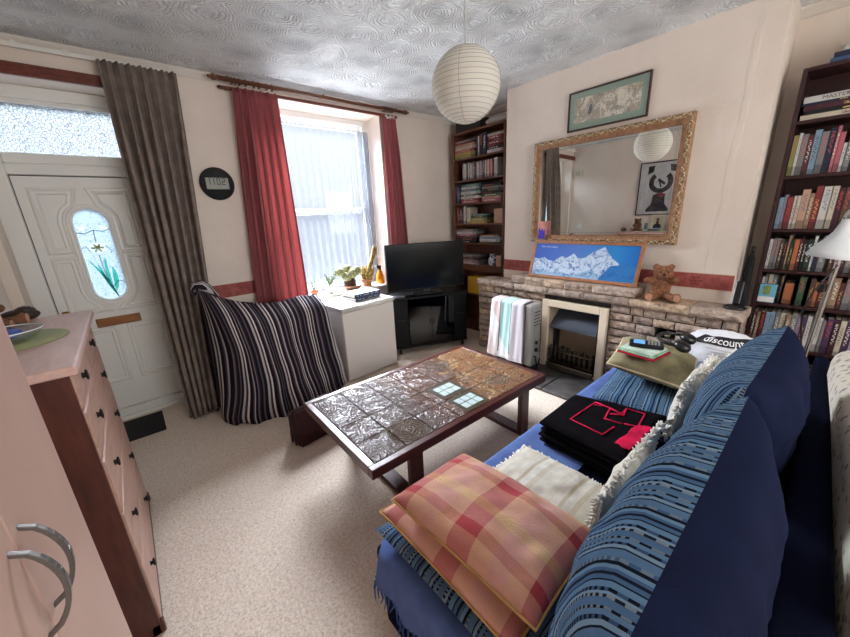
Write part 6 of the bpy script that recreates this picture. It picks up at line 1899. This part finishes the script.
Mx = Matrix(((x_.x, y_.x, z_.x, ax_top.x), (x_.y, y_.y, z_.y, ax_top.y), (x_.z, y_.z, z_.z, ax_top.z), (0, 0, 0, 1)))
bm = nb(); lathe(bm, [(.022, 0), (.026, -.04), (.036, -.09), (.060, -.135), (.09, -.18), (.108, -.222), (.106, -.222), (.088, -.18), (.058, -.135), (.033, -.09), (.022, -.04)], 40, M4=Mx); obj('lamp_shade', bm, SHM, t, True, world=True)
bm = nb(); lathe(bm, [(0, .05), (.016, .05), (.024, .02), (.026, -.012), (0, -.012)], 20, M4=Mx); obj('lamp_holder', bm, CHROME, t, True, world=True)
bm = nb(); lathe(bm, [(0, -.05), (.014, -.06), (.016, -.11), (.03, -.155), (.032, -.18), (.022, -.205), (0, -.215)], 20, M4=Mx); obj('bulb', bm, MATS['opal_bulb'], t, True, world=True)
bm = nb(); tube(bm, [(2.93, -.035, 1.14), (2.90, .0, 1.06), (2.89, .03, .98), (2.90, .05, .86), (2.92, .03, .74), (2.945, .01, .62)], .0035, 6); obj('lead', bm, BLACK, t, True, world=True)
bm = nb(); box(bm, 2.92, 2.955, -.012, .018, .985, 1.03, .005); obj('switch', bm, BLACK, t, world=True)

# ================================================================== LIGHT
W = bpy.data.worlds.new('sky'); scene.world = W; W.use_nodes = True
n, l = W.node_tree.nodes, W.node_tree.links
bg = n['Background']
tc = n.new('ShaderNodeTexCoord'); sp = n.new('ShaderNodeSeparateXYZ'); l.new(tc.outputs['Generated'], sp.inputs[0])
l.new(ramp(n, l, mth(n, l, 'ADD', mth(n, l, 'MULTIPLY', sp.outputs[2], .5), .5), [(.40, (.78, .82, .88, 1)), (.50, (.80, .84, .92, 1)), (.53, (1.0, 1.03, 1.06, 1)), (1, (2.0, 2.05, 2.1, 1))]), bg.inputs['Color'])
bg.inputs['Strength'].default_value = 0.6
def area(name, loc, rx, sx, sy, power, col=(1, 1, 1)):
    d = bpy.data.lights.new(name, 'AREA'); d.shape = 'RECTANGLE'; d.size = sx; d.size_y = sy; d.energy = power; d.color = col
    o = bpy.data.objects.new(name, d); C.objects.link(o); o.location = loc; o.rotation_euler = (rx, 0, 0)
    return o
area('sky_daylight', (2.9, 7.6, 5.1), R(-52), 7.5, 3.2, 7600, (.97, .985, 1.0))
area('ceiling_fill_light', (1.6, 6.2, .05), R(-122), 4.0, 2.4, 330, (1.0, .98, .95))  # added lamp low outside, shining up through the window to brighten the ceiling
area('back_fill_light', (1.4, YB - .25, 1.65), R(90), 2.4, 1.4, 42, (1.0, .98, .95))  # added fill lamp, shines in through the added back window
vs_ = scene.view_settings
scene.display_settings.display_device = 'sRGB'
vs_.view_transform = 'Standard'; vs_.look = 'None'; vs_.exposure = 1.05; vs_.gamma = 1.0; vs_.use_curve_mapping = False
scene.cycles.max_bounces = 10; scene.cycles.diffuse_bounces = 5; scene.cycles.transparent_max_bounces = 16
